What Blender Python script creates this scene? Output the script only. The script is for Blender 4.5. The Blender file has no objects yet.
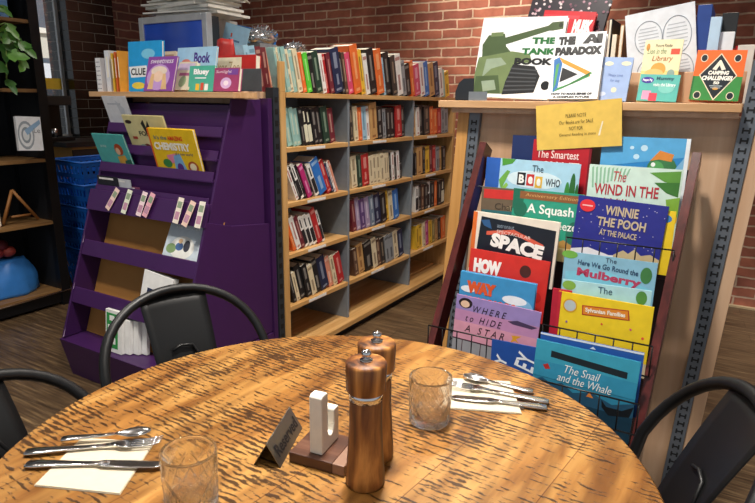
import bpy, bmesh, math, random
from mathutils import Vector, Matrix
random.seed(7)
COL = bpy.context.scene.collection
V = Vector

# ------------------------------------------------------------------ camera model (same numbers as the camera object)
FPX, PITCH, ROLL, AZ, CAMH = 590.0, math.radians(14.2), math.radians(0.8), math.radians(30.8), 1.35
_r0 = V((math.cos(AZ), math.sin(AZ), 0)); _f0 = V((-math.sin(AZ), math.cos(AZ), 0)); _Z = V((0, 0, 1))
CW = math.cos(PITCH)*_f0 - math.sin(PITCH)*_Z
_d0 = -math.sin(PITCH)*_f0 - math.cos(PITCH)*_Z
CR = math.cos(ROLL)*_r0 - math.sin(ROLL)*_d0
CD = math.sin(ROLL)*_r0 + math.cos(ROLL)*_d0
CC = V((0, 0, CAMH))
def px(P):
    v = V(P) - CC
    return 377.5 + FPX*(v@CR)/(v@CW), 251.5 + FPX*(v@CD)/(v@CW)
def on(xy, P, N):
    v = (xy[0]-377.5)/FPX*CR + (xy[1]-251.5)/FPX*CD + CW
    return CC + v*(((V(P)-CC)@V(N))/(v@V(N)))
def Zp(x, y, z): return on((x, y), (0, 0, z), (0, 0, 1))
def Xp(x, y, X): return on((x, y), (X, 0, 0), (1, 0, 0))
def Yp(x, y, Y): return on((x, y), (0, Y, 0), (0, 1, 0))

# ------------------------------------------------------------------ materials
def lin(h):
    h = h.lstrip('#'); out = []
    for i in (0, 2, 4):
        c = int(h[i:i+2], 16)/255
        out.append(c/12.92 if c <= .04045 else ((c+.055)/1.055)**2.4)
    return (*out, 1)
_mats = {}
def mat(h, rough=.5, metal=0., var=.06, scale=30, name=None):
    k = (h, rough, metal, var)
    if k in _mats: return _mats[k]
    m = bpy.data.materials.new(name or 'surface'); m.use_nodes = True
    nt = m.node_tree; b = nt.nodes['Principled BSDF']
    b.inputs['Roughness'].default_value = rough; b.inputs['Metallic'].default_value = metal
    c = lin(h)
    tc = nt.nodes.new('ShaderNodeTexCoord'); n = nt.nodes.new('ShaderNodeTexNoise'); n.inputs['Scale'].default_value = scale
    r = nt.nodes.new('ShaderNodeValToRGB')
    r.color_ramp.elements[0].position = .3; r.color_ramp.elements[1].position = .7
    r.color_ramp.elements[0].color = tuple(x*(1-var) for x in c[:3])+(1,)
    r.color_ramp.elements[1].color = tuple(min(1, x*(1+var)) for x in c[:3])+(1,)
    nt.links.new(tc.outputs['Object'], n.inputs['Vector']); nt.links.new(n.outputs['Fac'], r.inputs['Fac'])
    nt.links.new(r.outputs['Color'], b.inputs['Base Color'])
    _mats[k] = m; return m
def newmat(name):
    m = bpy.data.materials.new(name); m.use_nodes = True
    nt = m.node_tree; return m, nt, nt.nodes['Principled BSDF']
def node(nt, t, **kw):
    n = nt.nodes.new(t)
    for k, v in kw.items():
        if hasattr(n, k): setattr(n, k, v)
        else: n.inputs[k].default_value = v
    return n
def ramp(nt, stops):
    r = nt.nodes.new('ShaderNodeValToRGB'); e = r.color_ramp.elements
    while len(e) > 1: e.remove(e[0])
    e[0].position = stops[0][0]; e[0].color = lin(stops[0][1])
    for p, c in stops[1:]:
        x = e.new(p); x.color = lin(c)
    return r
def wood(name, stops, axis='X', rough=.45, stretch=14, scale=3.0, bump=.0):
    m, nt, b = newmat(name); L = nt.links.new
    tc = node(nt, 'ShaderNodeTexCoord'); mp = node(nt, 'ShaderNodeMapping')
    s = {'X': (1, stretch, stretch), 'Y': (stretch, 1, stretch), 'Z': (stretch, stretch, 1)}[axis]
    mp.inputs['Scale'].default_value = s
    n = node(nt, 'ShaderNodeTexNoise'); n.inputs['Scale'].default_value = scale; n.inputs['Detail'].default_value = 5
    n.inputs['Distortion'].default_value = .4
    r = ramp(nt, stops)
    L(tc.outputs['Object'], mp.inputs['Vector']); L(mp.outputs['Vector'], n.inputs['Vector']); L(n.outputs['Fac'], r.inputs['Fac'])
    L(r.outputs['Color'], b.inputs['Base Color']); b.inputs['Roughness'].default_value = rough
    if bump:
        bp = node(nt, 'ShaderNodeBump'); bp.inputs['Strength'].default_value = bump; bp.inputs['Distance'].default_value = .002
        L(n.outputs['Fac'], bp.inputs['Height']); L(bp.outputs['Normal'], b.inputs['Normal'])
    return m
def brick(name, axes, c1, c2, mortar, bw, rh, ms, rough=.85, bumpd=.006, noise=.5, distort=.008, spec=.5):
    m, nt, b = newmat(name); L = nt.links.new
    tc = node(nt, 'ShaderNodeTexCoord'); sx = node(nt, 'ShaderNodeSeparateXYZ'); cx = node(nt, 'ShaderNodeCombineXYZ')
    L(tc.outputs['Object'], sx.inputs[0]); L(sx.outputs[axes[0]], cx.inputs[0]); L(sx.outputs[axes[1]], cx.inputs[1])
    nz = node(nt, 'ShaderNodeTexNoise'); nz.inputs['Scale'].default_value = 14; L(cx.outputs[0], nz.inputs['Vector'])
    sub = node(nt, 'ShaderNodeVectorMath', operation='SUBTRACT'); sub.inputs[1].default_value = (.5, .5, .5)
    L(nz.outputs['Color'], sub.inputs[0])
    sc = node(nt, 'ShaderNodeVectorMath', operation='SCALE'); sc.inputs['Scale'].default_value = distort*2; L(sub.outputs[0], sc.inputs[0])
    ad = node(nt, 'ShaderNodeVectorMath', operation='ADD'); L(cx.outputs[0], ad.inputs[0]); L(sc.outputs[0], ad.inputs[1])
    bt = node(nt, 'ShaderNodeTexBrick'); bt.inputs['Scale'].default_value = 1
    bt.inputs['Color1'].default_value = lin(c1); bt.inputs['Color2'].default_value = lin(c2); bt.inputs['Mortar'].default_value = lin(mortar)
    bt.inputs['Brick Width'].default_value = bw; bt.inputs['Row Height'].default_value = rh
    bt.inputs['Mortar Size'].default_value = ms; bt.inputs['Mortar Smooth'].default_value = .25; bt.inputs['Bias'].default_value = 0
    L(ad.outputs[0], bt.inputs['Vector'])
    n2 = node(nt, 'ShaderNodeTexNoise'); n2.inputs['Scale'].default_value = 9; n2.inputs['Detail'].default_value = 6; L(cx.outputs[0], n2.inputs['Vector'])
    mx = node(nt, 'ShaderNodeMix', data_type='RGBA', blend_type='MULTIPLY'); mx.inputs[0].default_value = noise
    rr = ramp(nt, [(.3, '#8a8079'), (.65, '#ffffff')]); L(n2.outputs['Fac'], rr.inputs['Fac'])
    L(bt.outputs['Color'], mx.inputs[6]); L(rr.outputs['Color'], mx.inputs[7]); L(mx.outputs[2], b.inputs['Base Color'])
    b.inputs['Roughness'].default_value = rough
    iv = node(nt, 'ShaderNodeMath', operation='SUBTRACT'); iv.inputs[0].default_value = 1; L(bt.outputs['Fac'], iv.inputs[1])
    a2 = node(nt, 'ShaderNodeMath', operation='MULTIPLY_ADD'); L(n2.outputs['Fac'], a2.inputs[0]); a2.inputs[1].default_value = .5; L(iv.outputs[0], a2.inputs[2])
    bp = node(nt, 'ShaderNodeBump'); bp.inputs['Strength'].default_value = .8; bp.inputs['Distance'].default_value = bumpd
    L(a2.outputs[0], bp.inputs['Height']); L(bp.outputs['Normal'], b.inputs['Normal'])
    return m
def glassmat(name, tint='#ffffff', rough=.0, ior=1.5):
    m, nt, b = newmat(name); b.inputs['Base Color'].default_value = lin(tint)
    b.inputs['Transmission Weight'].default_value = 1; b.inputs['Roughness'].default_value = rough; b.inputs['IOR'].default_value = ior
    return m
def pane_mat(name):
    m, nt, b = newmat(name); nt.nodes.remove(b)
    o = nt.nodes['Material Output']; t = node(nt, 'ShaderNodeBsdfTransparent'); g = node(nt, 'ShaderNodeBsdfGlossy'); g.inputs['Roughness'].default_value = .02
    fr = node(nt, 'ShaderNodeFresnel'); fr.inputs['IOR'].default_value = 1.4; mx = node(nt, 'ShaderNodeMixShader')
    nt.links.new(fr.outputs[0], mx.inputs[0]); nt.links.new(t.outputs[0], mx.inputs[1]); nt.links.new(g.outputs[0], mx.inputs[2]); nt.links.new(mx.outputs[0], o.inputs['Surface'])
    return m

PAGES = mat('#e9e2d0', .8)
BLACKM = mat('#17191c', .35, .3, name='black_metal')
CHAIRM = mat('#0b0c0e', .45, .15, name='chair_metal')
WIRE = mat('#101012', .4, .2, name='black_wire')
CHROME = mat('#d8d8da', .16, 1.0, .02, name='steel')
GREYM = mat('#6d747d', .45, .4, name='grey_metal')
DARKM = mat('#23282e', .5, .1, name='dark_plastic')
PURPLE = mat('#3b184e', .45, 0, .05, 12, name='purple_card')
SHELFW = wood('shelf_wood', [(.3, '#b98a50'), (.5, '#c79a60'), (.7, '#d6ad74')], 'Y', .4)
SHELFZ = wood('upright_wood', [(.3, '#b98a50'), (.5, '#c79a60'), (.7, '#d6ad74')], 'Z', .4)
PANELW = wood('panel_wood', [(.3, '#c09a78'), (.5, '#cca685'), (.7, '#d6b494')], 'Z', .4, 10, 2)
BOARDW = wood('board_wood', [(.3, '#b98d60'), (.5, '#c69c70'), (.7, '#d3ab80')], 'X', .4)
RACKW = wood('rack_wood', [(.3, '#3a1413'), (.6, '#54201d'), (.8, '#6b2c26')], 'Z', .3)
BACKGREY = mat('#8c949c', .6, 0, .06, 4, name='grey_board')

# ------------------------------------------------------------------ mesh builder
class MB:
    def __init__(s): s.bm = bmesh.new(); s.ms = []
    def mi(s, m):
        if m not in s.ms: s.ms.append(m)
        return s.ms.index(m)
    def faces(s, vs, fs, m, smooth=False):
        bv = [s.bm.verts.new(v) for v in vs]; i = s.mi(m)
        for f in fs:
            try:
                q = s.bm.faces.new([bv[k] for k in f]); q.material_index = i; q.smooth = smooth
            except ValueError: pass
        return s
    def hexa(s, p, m):   # p: 8 points, bottom loop then top loop
        return s.faces(p, [(3, 2, 1, 0), (4, 5, 6, 7), (0, 1, 5, 4), (1, 2, 6, 5), (2, 3, 7, 6), (3, 0, 4, 7)], m)
    def box(s, a, b, m, M=None):
        x0, y0, z0 = a; x1, y1, z1 = b
        p = [V(q) for q in ((x0, y0, z0), (x1, y0, z0), (x1, y1, z0), (x0, y1, z0), (x0, y0, z1), (x1, y0, z1), (x1, y1, z1), (x0, y1, z1))]
        if M is not None: p = [M @ q for q in p]
        return s.hexa(p, m)
    def prism(s, poly, d, m, smooth=False):   # poly: list of points, d: extrusion vector
        n = len(poly); P = [V(q) for q in poly]; D = V(d)
        fs = [tuple(reversed(range(n))), tuple(range(n, 2*n))] + [(i, (i+1) % n, n+(i+1) % n, n+i) for i in range(n)]
        return s.faces(P+[q+D for q in P], fs, m, smooth)
    def poly(s, pts, m): return s.faces([V(q) for q in pts], [tuple(range(len(pts)))], m)
    def tube(s, pts, r, m, seg=10, closed=False, cap=True):
        P = [V(q) for q in pts]; n = len(P); rr = r if isinstance(r, (list, tuple)) else [r]*n
        vs = []; prev = None
        for i in range(n):
            a = P[(i-1) % n] if (closed or i) else P[0]; b = P[(i+1) % n] if (closed or i < n-1) else P[-1]
            t = (b-a).normalized()
            if prev is None:
                prev = t.orthogonal().normalized()
            u = (prev - t*(prev@t)).normalized(); prev = u; w = t.cross(u)
            for k in range(seg):
                an = 2*math.pi*k/seg; vs.append(P[i] + (u*math.cos(an)+w*math.sin(an))*rr[i])
        fs = []
        for i in range(n if closed else n-1):
            j = (i+1) % n
            for k in range(seg): fs.append((i*seg+k, i*seg+(k+1) % seg, j*seg+(k+1) % seg, j*seg+k))
        if cap and not closed: fs += [tuple(reversed(range(seg))), tuple(range((n-1)*seg, n*seg))]
        return s.faces(vs, fs, m, True)
    def lathe(s, prof, c, m, seg=40, smooth=True, mod=None):
        c = V(c); vs = []; n = len(prof)
        for r, z in prof:
            for k in range(seg):
                a = 2*math.pi*k/seg; q = r*(mod(a, z) if mod else 1); vs.append(c+V((q*math.cos(a), q*math.sin(a), z)))
        fs = [(i*seg+k, i*seg+(k+1) % seg, (i+1)*seg+(k+1) % seg, (i+1)*seg+k) for i in range(n-1) for k in range(seg)]
        fs += [tuple(reversed(range(seg))), tuple(range((n-1)*seg, n*seg))]
        return s.faces(vs, fs, m, smooth)
    def sphere(s, c, r, m, sc=(1, 1, 1), u=14, v=9):
        prof = [(max(1e-4, r*math.sin(math.pi*i/v)), -r*math.cos(math.pi*i/v)) for i in range(v+1)]
        vs = []
        for rr, z in prof:
            for k in range(u):
                a = 2*math.pi*k/u; vs.append(V(c)+V((rr*math.cos(a)*sc[0], rr*math.sin(a)*sc[1], z*sc[2])))
        fs = [(i*u+k, i*u+(k+1) % u, (i+1)*u+(k+1) % u, (i+1)*u+k) for i in range(v) for k in range(u)]
        return s.faces(vs, fs, m, True)
    def build(s, name, parent=None, bevel=0, fix=True):
        if fix: bmesh.ops.recalc_face_normals(s.bm, faces=s.bm.faces)
        me = bpy.data.meshes.new(name); s.bm.to_mesh(me); s.bm.free()
        for m in s.ms: me.materials.append(m)
        o = bpy.data.objects.new(name, me); COL.objects.link(o)
        if parent: o.parent = parent
        if bevel:
            md = o.modifiers.new('edge', 'BEVEL'); md.width = bevel; md.segments = 2; md.limit_method = 'ANGLE'
        return o
def tag(o, label=None, cat=None, group=None, kind=None):
    if label: o['label'] = label
    if cat: o['category'] = cat
    if group: o['group'] = group
    if kind: o['kind'] = kind
    return o
def empty(name, loc, label=None, cat=None, group=None, rz=0):
    o = bpy.data.objects.new(name, None); COL.objects.link(o); o.empty_display_size = .05
    o.location = loc; o.rotation_euler.z = rz
    return tag(o, label, cat, group)
def struct(mb, name, parent=None, bevel=0):
    o = mb.build(name, parent, bevel); o['kind'] = 'structure'; return o

# ------------------------------------------------------------------ text
_dg = None
def text_mesh(body, m, bold=0., shear=0., space=1.0, align='CENTER'):
    cu = bpy.data.curves.new('t', 'FONT'); cu.body = body; cu.size = 1; cu.offset = bold; cu.shear = shear
    cu.space_character = space; cu.align_x = align; cu.fill_mode = 'FRONT'; cu.resolution_u = 3
    o = bpy.data.objects.new('t', cu); COL.objects.link(o)
    dg = bpy.context.evaluated_depsgraph_get(); dg.update()
    me = bpy.data.meshes.new_from_object(o.evaluated_get(dg))
    bpy.data.objects.remove(o); bpy.data.curves.remove(cu)
    me.materials.clear(); me.materials.append(m)
    return me
def fit_text(body, parent, box, m, name='title_lettering', bold=.0, shear=0., rot=0., z=.0012, space=1.0):
    """box = (x0,y0,x1,y1) in the parent's local xy (y up); text scaled to fill it."""
    me = text_mesh(body, m, bold, shear, space)
    xs = [v.co.x for v in me.vertices]; ys = [v.co.y for v in me.vertices]
    if not xs: return None
    ax, bx, ay, by = min(xs), max(xs), min(ys), max(ys)
    sx = (box[2]-box[0])/(bx-ax); sy = (box[3]-box[1])/max(1e-6, by-ay)
    cx, cy = (box[0]+box[2])/2, (box[1]+box[3])/2
    R = Matrix.Translation((cx, cy, z)) @ Matrix.Rotation(rot, 4, 'Z') @ Matrix.Diagonal((sx, sy, 1, 1)) @ Matrix.Translation((-(ax+bx)/2, -(ay+by)/2, 0))
    me.transform(R)
    o = bpy.data.objects.new(name, me); COL.objects.link(o); o.parent = parent
    return o

# ------------------------------------------------------------------ picture books with covers
def frame_matrix(o, x, y):
    x = x.normalized(); z = x.cross(y).normalized(); y = z.cross(x)
    M = Matrix.Identity(4)
    for i in range(3): M[i][0] = x[i]; M[i][1] = y[i]; M[i][2] = z[i]; M[i][3] = o[i]
    return M
def frame_matrix_y(o, x, y):
    y = y.normalized(); z = x.cross(y).normalized(); x = y.cross(z)
    M = Matrix.Identity(4)
    for i in range(3): M[i][0] = x[i]; M[i][1] = y[i]; M[i][2] = z[i]; M[i][3] = o[i]
    return M
def ell(u, v, a, b, n=18, a0=0, a1=2*math.pi):
    return [(u+a*math.cos(a0+(a1-a0)*i/(n if a1-a0 > 6.2 else n-1)), v+b*math.sin(a0+(a1-a0)*i/(n if a1-a0 > 6.2 else n-1))) for i in range(n)]
def rect(u0, v0, u1, v1): return [(u0, v0), (u1, v0), (u1, v1), (u0, v1)]
def cover_book(M, w, h, t, cover, label, group=None, art=(), texts=(), name='picture_book', cat='book', rough=.35, spine='#', pages=None):
    """Local frame: front cover in z=0, x right, y up, origin = top left; body extends to z=-t."""
    cm = mat(cover, rough); sm = cm if spine == '#' else mat(spine, rough)
    mb = MB(); b = min(.0025, t*.25)
    mb.box((0, -h, -b), (w, 0, 0), cm); mb.box((0, -h, -t), (w, 0, -t+b), cm); mb.box((0, -h, -t+b), (.003, 0, -b), sm)
    o = mb.build(name); o.matrix_world = M; tag(o, label, cat, group)
    pg = MB(); i = min(.004, w*.02); pg.box((.003, -h+i, -t+b), (w-i, -i, -b), pages or PAGES); pg.build('page_block', o)
    if art:
        ab = MB(); k = 0
        for c, pts in art:
            k += 1; z = .0004+.00002*k
            ab.poly([(u*w, -v*h, z) for u, v in pts], mat(c, rough))
        ab.bm.normal_update()
        for f in ab.bm.faces:
            if f.normal.z < 0: f.normal_flip()
        ab.build('cover_picture', o, fix=False)
    for tx in texts:
        body, (u0, v0, u1, v1), c = tx[:3]; kw = tx[3] if len(tx) > 3 else {}
        fit_text(body, o, (u0*w, -v1*h, u1*w, -v0*h), mat(c, .4), z=.0004+.00002*len(art)+.0003, **kw)
    return o
def quad_book(tl, tr, bl, P, N, t, cover, label, hh=None, **kw):
    TL, TR = on(tl, P, N), on(tr, P, N)
    x = TR-TL
    if bl is not None: y = TL-on(bl, P, N)
    else: y = V(N).cross(x); y = y if y.z > 0 else -y
    h = hh or y.length
    return cover_book(frame_matrix(TL, x, y), x.length, h, t, cover, label, **kw)

# ================================================================== SETTING
def build_setting():
    # floor
    m, nt, b = newmat('floor_wood'); L = nt.links.new
    tc = node(nt, 'ShaderNodeTexCoord'); mp = node(nt, 'ShaderNodeMapping'); mp.inputs['Rotation'].default_value = (0, 0, math.radians(-6)); mp.inputs['Scale'].default_value = (1.6, 30, 1)
    n = node(nt, 'ShaderNodeTexNoise'); n.inputs['Scale'].default_value = 2.2; n.inputs['Detail'].default_value = 6; n.inputs['Roughness'].default_value = .65
    r = ramp(nt, [(.3, '#3a2c1f'), (.5, '#5b4732'), (.62, '#7a6346'), (.75, '#b3956b')])
    L(tc.outputs['Object'], mp.inputs[0]); L(mp.outputs[0], n.inputs['Vector']); L(n.outputs['Fac'], r.inputs['Fac'])
    bt = node(nt, 'ShaderNodeTexBrick'); mp2 = node(nt, 'ShaderNodeMapping'); mp2.inputs['Rotation'].default_value = (0, 0, math.radians(-6))
    L(tc.outputs['Object'], mp2.inputs[0]); L(mp2.outputs[0], bt.inputs['Vector'])
    bt.inputs['Scale'].default_value = 1; bt.inputs['Brick Width'].default_value = 1.3; bt.inputs['Row Height'].default_value = .13; bt.inputs['Mortar Size'].default_value = .0015
    bt.inputs['Color1'].default_value = (.75, .75, .75, 1); bt.inputs['Color2'].default_value = (1, 1, 1, 1); bt.inputs['Mortar'].default_value = (.3, .3, .3, 1)
    mx = node(nt, 'ShaderNodeMix', data_type='RGBA', blend_type='MULTIPLY'); mx.inputs[0].default_value = 1
    L(r.outputs[0], mx.inputs[6]); L(bt.outputs['Color'], mx.inputs[7]); L(mx.outputs[2], b.inputs['Base Color']); b.inputs['Roughness'].default_value = .42
    f = MB(); f.box((-4.9, -2.5, -.1), (3.5, 6, 0), m); struct(f, 'floor')
    # back wall of red brick
    bm = brick('red_brick', (0, 2), '#b06a52', '#8c5143', '#d2b49a', .257, .0715, .007)
    w = MB(); w.box((-4.85, 4.65, 0), (3.5, 4.85, 3.2), bm); struct(w, 'wall_back')
    sk = MB(); sk.box((-4.7, 4.62, 0), (3.5, 4.65, .012), mat('#b9a27e', .5)); struct(sk, 'baseboard_back')
    # side wall: brick coloured darker for shade past the pier, shopfront window before it
    bs = brick('shaded_brick', (1, 2), '#64362b', '#4c2a24', '#7c6252', .257, .0715, .007)
    w = MB(); w.box((-4.9, 3.36, 0), (-4.7, 4.65, 3.2), bs); w.box((-4.9, -.6, 0), (-4.70, 2.95, 1.02), mat('#2a2622', .7)); w.box((-4.9, -.6, 2.75), (-4.70, 2.95, 3.2), mat('#2a2622', .7))
    w.box((-4.9, -2.5, 0), (-4.7, -.6, 3.2), mat('#3a332d', .8)); struct(w, 'wall_left')
    tl = brick('black_tile', (1, 2), '#040405', '#070708', '#77756d', .235, .0745, .0022, rough=.22, bumpd=.003, noise=.3, distort=.001)
    tl2 = brick('black_tile_return', (0, 2), '#040405', '#070708', '#77756d', .235, .0745, .0022, rough=.22, bumpd=.003, noise=.3, distort=.001)
    w = MB(); w.box((-4.9, 2.95, 0), (-4.6, 3.36, 3.2), tl)
    o = struct(w, 'trim_1')
    o.data.materials.append(tl2)
    for p in o.data.polygons:
        if abs(p.normal.y) > .9: p.material_index = 1
    # window
    fr = mat('#c9cbcc', .4, .3); t = MB()
    t.box((-4.76, -.6, 1.02), (-4.70, 2.95, 1.06), fr); t.box((-4.76, -.6, 2.69), (-4.70, 2.95, 2.75), fr)
    for y in (-.6, .55, 1.7, 2.925): t.box((-4.735, y, 1.06), (-4.715, y+(.025 if y > 2 else .05), 2.69), fr)
    wo = struct(t, 'window_1')
    g = MB(); g.box((-4.731, -.54, 1.06), (-4.725, 2.93, 2.69), pane_mat('window_glass')); g.build('pane', wo)
    c = MB(); c.box((-4.9, -2.5, 3.2), (3.5, 6, 3.3), mat('#d9d4cc', .9)); struct(c, 'ceiling')
    # street outside
    s = MB(); s.box((-16, -10, -.25), (-4.9, 20, -.15), mat('#8b8a88', .9)); struct(s, 'pavement_outside').name = 'road'
    s = MB(); fm = mat('#d8d2c2', .9); wm = mat('#5a6670', .2); tm = mat('#efe9da', .8)
    s.box((-15.2, 2, -.15), (-15, 16, 7), fm)
    bo = s.build('building'); tag(bo, 'pale building across the street beyond the window', 'building')
    for i in range(7):
        for k in range(3):
            q = MB(); q.box((-15.0, 2.6+i*1.9, .9+k*2.1), (-14.97, 3.7+i*1.9, 2.3+k*2.1), wm); q.box((-15.0, 2.5+i*1.9, .78+k*2.1), (-14.9, 3.8+i*1.9, .9+k*2.1), tm); q.build('window', bo)
    v = empty('van', (-9.6, 6.0, -.15), 'white van with a blue stripe parked outside the window', 'van')
    wb = mat('#eceef0', .3); q = MB(); q.prism([(-.85, -1.9, .35), (-.85, 1.5, .35), (-.85, 2.3, .5), (-.85, 2.3, 1.0), (-.85, 1.7, 1.25), (-.85, 1.2, 1.95), (-.85, -1.9, 2.0)], (1.7, 0, 0), wb); q.box((.851, -1.8, .9), (.856, 1.2, 1.1), mat('#3f9ad8', .3)); q.build('body', v, .04)
    q = MB(); q.box((.851, .2, 1.25), (.858, 1.3, 1.75), mat('#2a343c', .1)); q.box((.851, -1.6, 1.25), (.858, .0, 1.75), mat('#2a343c', .1)); q.build('side_window', v)
    for y in (-1.2, 1.45):
        for x in (-.8, .68):
            q = MB(); q.tube([(x, y, .33), (x+.15, y, .33)], .33, mat('#1a1a1c', .7), 24); q.build('wheel', v)
build_setting()

# ================================================================== counter, baskets and black shelf unit by the side wall
def build_left():
    # low counter under the tiled pier
    o = empty('counter', (-4.45, 2.95, 0), 'low tan fronted counter under the black tiled pier', 'counter')
    b = MB(); b.box((-.15, -.35, 0), (.28, .75, 1.0), mat('#d9a04e', .6)); b.build('body', o)
    b = MB(); b.box((-.15, -.4, 1.0), (.3, .77, 1.035), mat('#2a2420', .4)); b.build('counter_top', o)
    b = MB(); b.box((.28, -.35, .05), (.29, -.08, .98), mat('#33241a', .6)); b.build('door', o)
    # things on the window sill / counter end
    k = empty('espresso_machine', (-4.45, 2.62, 1.035), 'small dark appliance on the counter by the window', 'appliance')
    b = MB(); b.box((-.1, -.1, 0), (.12, .12, .03), BLACKM); b.box((-.1, -.1, .03), (-.04, .12, .3), BLACKM); b.box((-.1, -.1, .26), (.12, .12, .33), mat('#3a3d40', .3, .5)); b.build('body', k, .005)
    b = MB(); b.lathe([(.02, 0), (.028, .06), (.027, .06)], (.05, 0, .03), CHROME, 16); b.build('cup', k)
    n = MB(); n.box((-4.7245, 2.78, 1.415), (-4.7225, 2.92, 1.50), mat('#f0c93c', .7)); tag(n.build('sticky_note'), 'yellow paper note stuck on the window by the tiled pier', 'note')
    # blue baskets
    bl = mat('#1f6fd6', .4, 0, .05, 20)
    base = Xp(76, 235, -3.9)
    cx, cy = -3.93, 2.62
    for i in range(5):
        z0 = .02+i*.155; z1 = z0+.29; e = i*.002
        r = empty('shopping_basket', (cx, cy, z0), None, 'basket', 'blue baskets stacked beside the black shelf')
        r['label'] = ['blue slatted plastic shopping basket at the bottom of the stack', 'blue slatted plastic shopping basket second up in the stack', 'blue slatted plastic shopping basket in the middle of the stack', 'blue slatted plastic shopping basket one below the top of the stack', 'blue slatted plastic shopping basket on top of the stack'][i]
        b = MB(); H = .29; bx0, by0, bx1, by1 = .15+e, .185+e, .185+e, .225+e
        def side(pa, pb, qa, qb, nsl):   # bottom edge pa-pb, top edge qa-qb
            for j in range(nsl):
                for (s0, s1) in ((j/nsl, (j+.5)/nsl),):
                    P = [V(pa).lerp(V(pb), s0), V(pa).lerp(V(pb), s1), V(qa).lerp(V(qb), s1), V(qa).lerp(V(qb), s0)]
                    nrm = (P[1]-P[0]).cross(P[3]-P[0]).normalized()*.004
                    b.prism(P, nrm, bl)
            for tt in (0, .33, .62, .9):
                A, B_ = V(pa).lerp(V(qa), tt), V(pb).lerp(V(qb), tt); A2, B2 = V(pa).lerp(V(qa), tt+.1), V(pb).lerp(V(qb), tt+.1)
                nrm = (B_-A).cross(A2-A).normalized()*.005; b.prism([A, B_, B2, A2], nrm, bl)
        c0 = [(-bx0, -by0, 0), (bx0, -by0, 0), (bx0, by0, 0), (-bx0, by0, 0)]; c1 = [(-bx1, -by1, H), (bx1, -by1, H), (bx1, by1, H), (-bx1, by1, H)]
        for j in range(4): side(c0[j], c0[(j+1) % 4], c1[j], c1[(j+1) % 4], 10)
        b.box((-bx0, -by0, 0), (bx0, by0, .004), bl); b.build('basket_body', r)
        rm = MB(); rm.tube([(-bx1-.004, -by1-.004, H), (bx1+.004, -by1-.004, H), (bx1+.004, by1+.004, H), (-bx1-.004, by1+.004, H)], .008, bl, 8, True); rm.build('rim', r)
    # black shelf unit: front plane X=-3.73, right end Y=2.2
    X0, X1, Y0, Y1 = -4.12, -3.73, 1.15, 2.205
    s = empty('shelf_unit', ((X0+X1)/2, (Y0+Y1)/2, 0), 'tall black open shelf unit with wooden shelves beside the window', 'shelf')
    ox, oy = (X0+X1)/2, (Y0+Y1)/2
    bk = mat('#14161a', .35, .1, name='black_paint')
    for y in (Y0, Y1-.06):
        b = MB(); b.box((X1-.05-ox, y-oy, .0), (X1-ox, y+.06-oy, 2.3), bk); b.box((X0-ox, y-oy, 0), (X0+.05-ox, y+.06-oy, 2.3), bk)
        for z in (.06, .72, 1.4, 2.2): b.box((X0+.05-ox, y+.01-oy, z), (X1-.05-ox, y+.05-oy, z+.04), bk)
        b.build('end_frame', s)
    b = MB(); b.box((X0+.051-ox, Y1-.058-oy, .1), (X1-.051-ox, Y1-.05-oy, 2.3), mat('#1b1e23', .5)); b.build('end_panel', s)
    # end panel behind the open side (solid dark back)
    b = MB(); b.box((X0-.005-ox, Y0-oy, .1), (X0-ox, Y1-oy, 2.3), mat('#1b1e23', .5)); b.build('back_panel', s)
    sw = wood('old_shelf', [(.3, '#7a5a38'), (.6, '#9a7447')], 'Y', .5)
    for z in (.11, .575, .975, 1.40, 1.80):
        b = MB(); b.box((X0-ox, Y0+.06-oy, z-.02), (X1-.005-ox, Y1-.06-oy, z), sw); b.build('shelf', s)
    b = MB(); b.box((X1-.045-ox, Y0+.06-oy, .02), (X1-.01-ox, Y1-.06-oy, .085), bk)
    b.tube([(X1-.02-ox, Y0+.06-oy, .075), (X1+.01-ox, Y1-oy, .10)], .006, CHROME, 8); b.build('kick_rail', s)
    # white book on the z=.975 shelf
    P = (-3.80, 0, 0); N = (1, -.15, .12)
    quad_book((15, 116), (40, 117), (14, 160), P, N, .03, '#e9ebee', 'white hardback with grey ring pattern standing on the black shelf unit', hh=.20, art=[('#9aa3ab', ell(.35, .55, .33, .42)), ('#e4e7ea', ell(.35, .55, .27, .34)), ('#8d979f', ell(.35, .55, .19, .24)), ('#dfe3e6', ell(.35, .55, .13, .16)), ('#8fb0d0', [(.3, .4), (.95, .08), (.98, .2), (.4, .55)])], texts=[('Le', (.68, .33, .93, .48), '#7d8288')])
    # triangular book rest
    e = empty('book_rest', (-3.9, 1.93, .575), 'small wooden tripod book rest on the black shelf unit', 'stand')
    ww = mat('#a8713c', .5); bb = MB()
    bb.tube([(.08, -.05, 0.0115), (.08, .03, .215)], .010, ww, 8); bb.tube([(.08, .17, .0115), (.08, .03, .215)], .010, ww, 8); bb.tube([(-.1, .06, .0115), (.07, .03, .20)], .010, ww, 8); bb.build('leg_frame', e)
    bb = MB(); bb.tube([(.09, .0, .05), (.09, .12, .05)], .007, ww, 8); bb.build('ledge', e)
    for i, (c, y) in enumerate((('#3b4a52', 1.76), ('#d9d4c6', 1.80), ('#8a4a35', 1.835))):
        b = MB(); b.box((-4.0, y, .576), (-3.8, y+.026, .576+.2-.01*i), mat(c, .5)); b.box((-3.995, y+.002, .58), (-3.798, y+.024, .774-.01*i), PAGES)
        tag(b.build('book'), ['dark blue grey', 'cream', 'rust brown'][i]+' book standing beside the wooden book rest', 'book', 'books beside the book rest')
    # blue bag
    b = MB(); bm = mat('#3f8be0', .35, 0, .15, 8)
    vs = []; nu, nv = 22, 12
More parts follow.
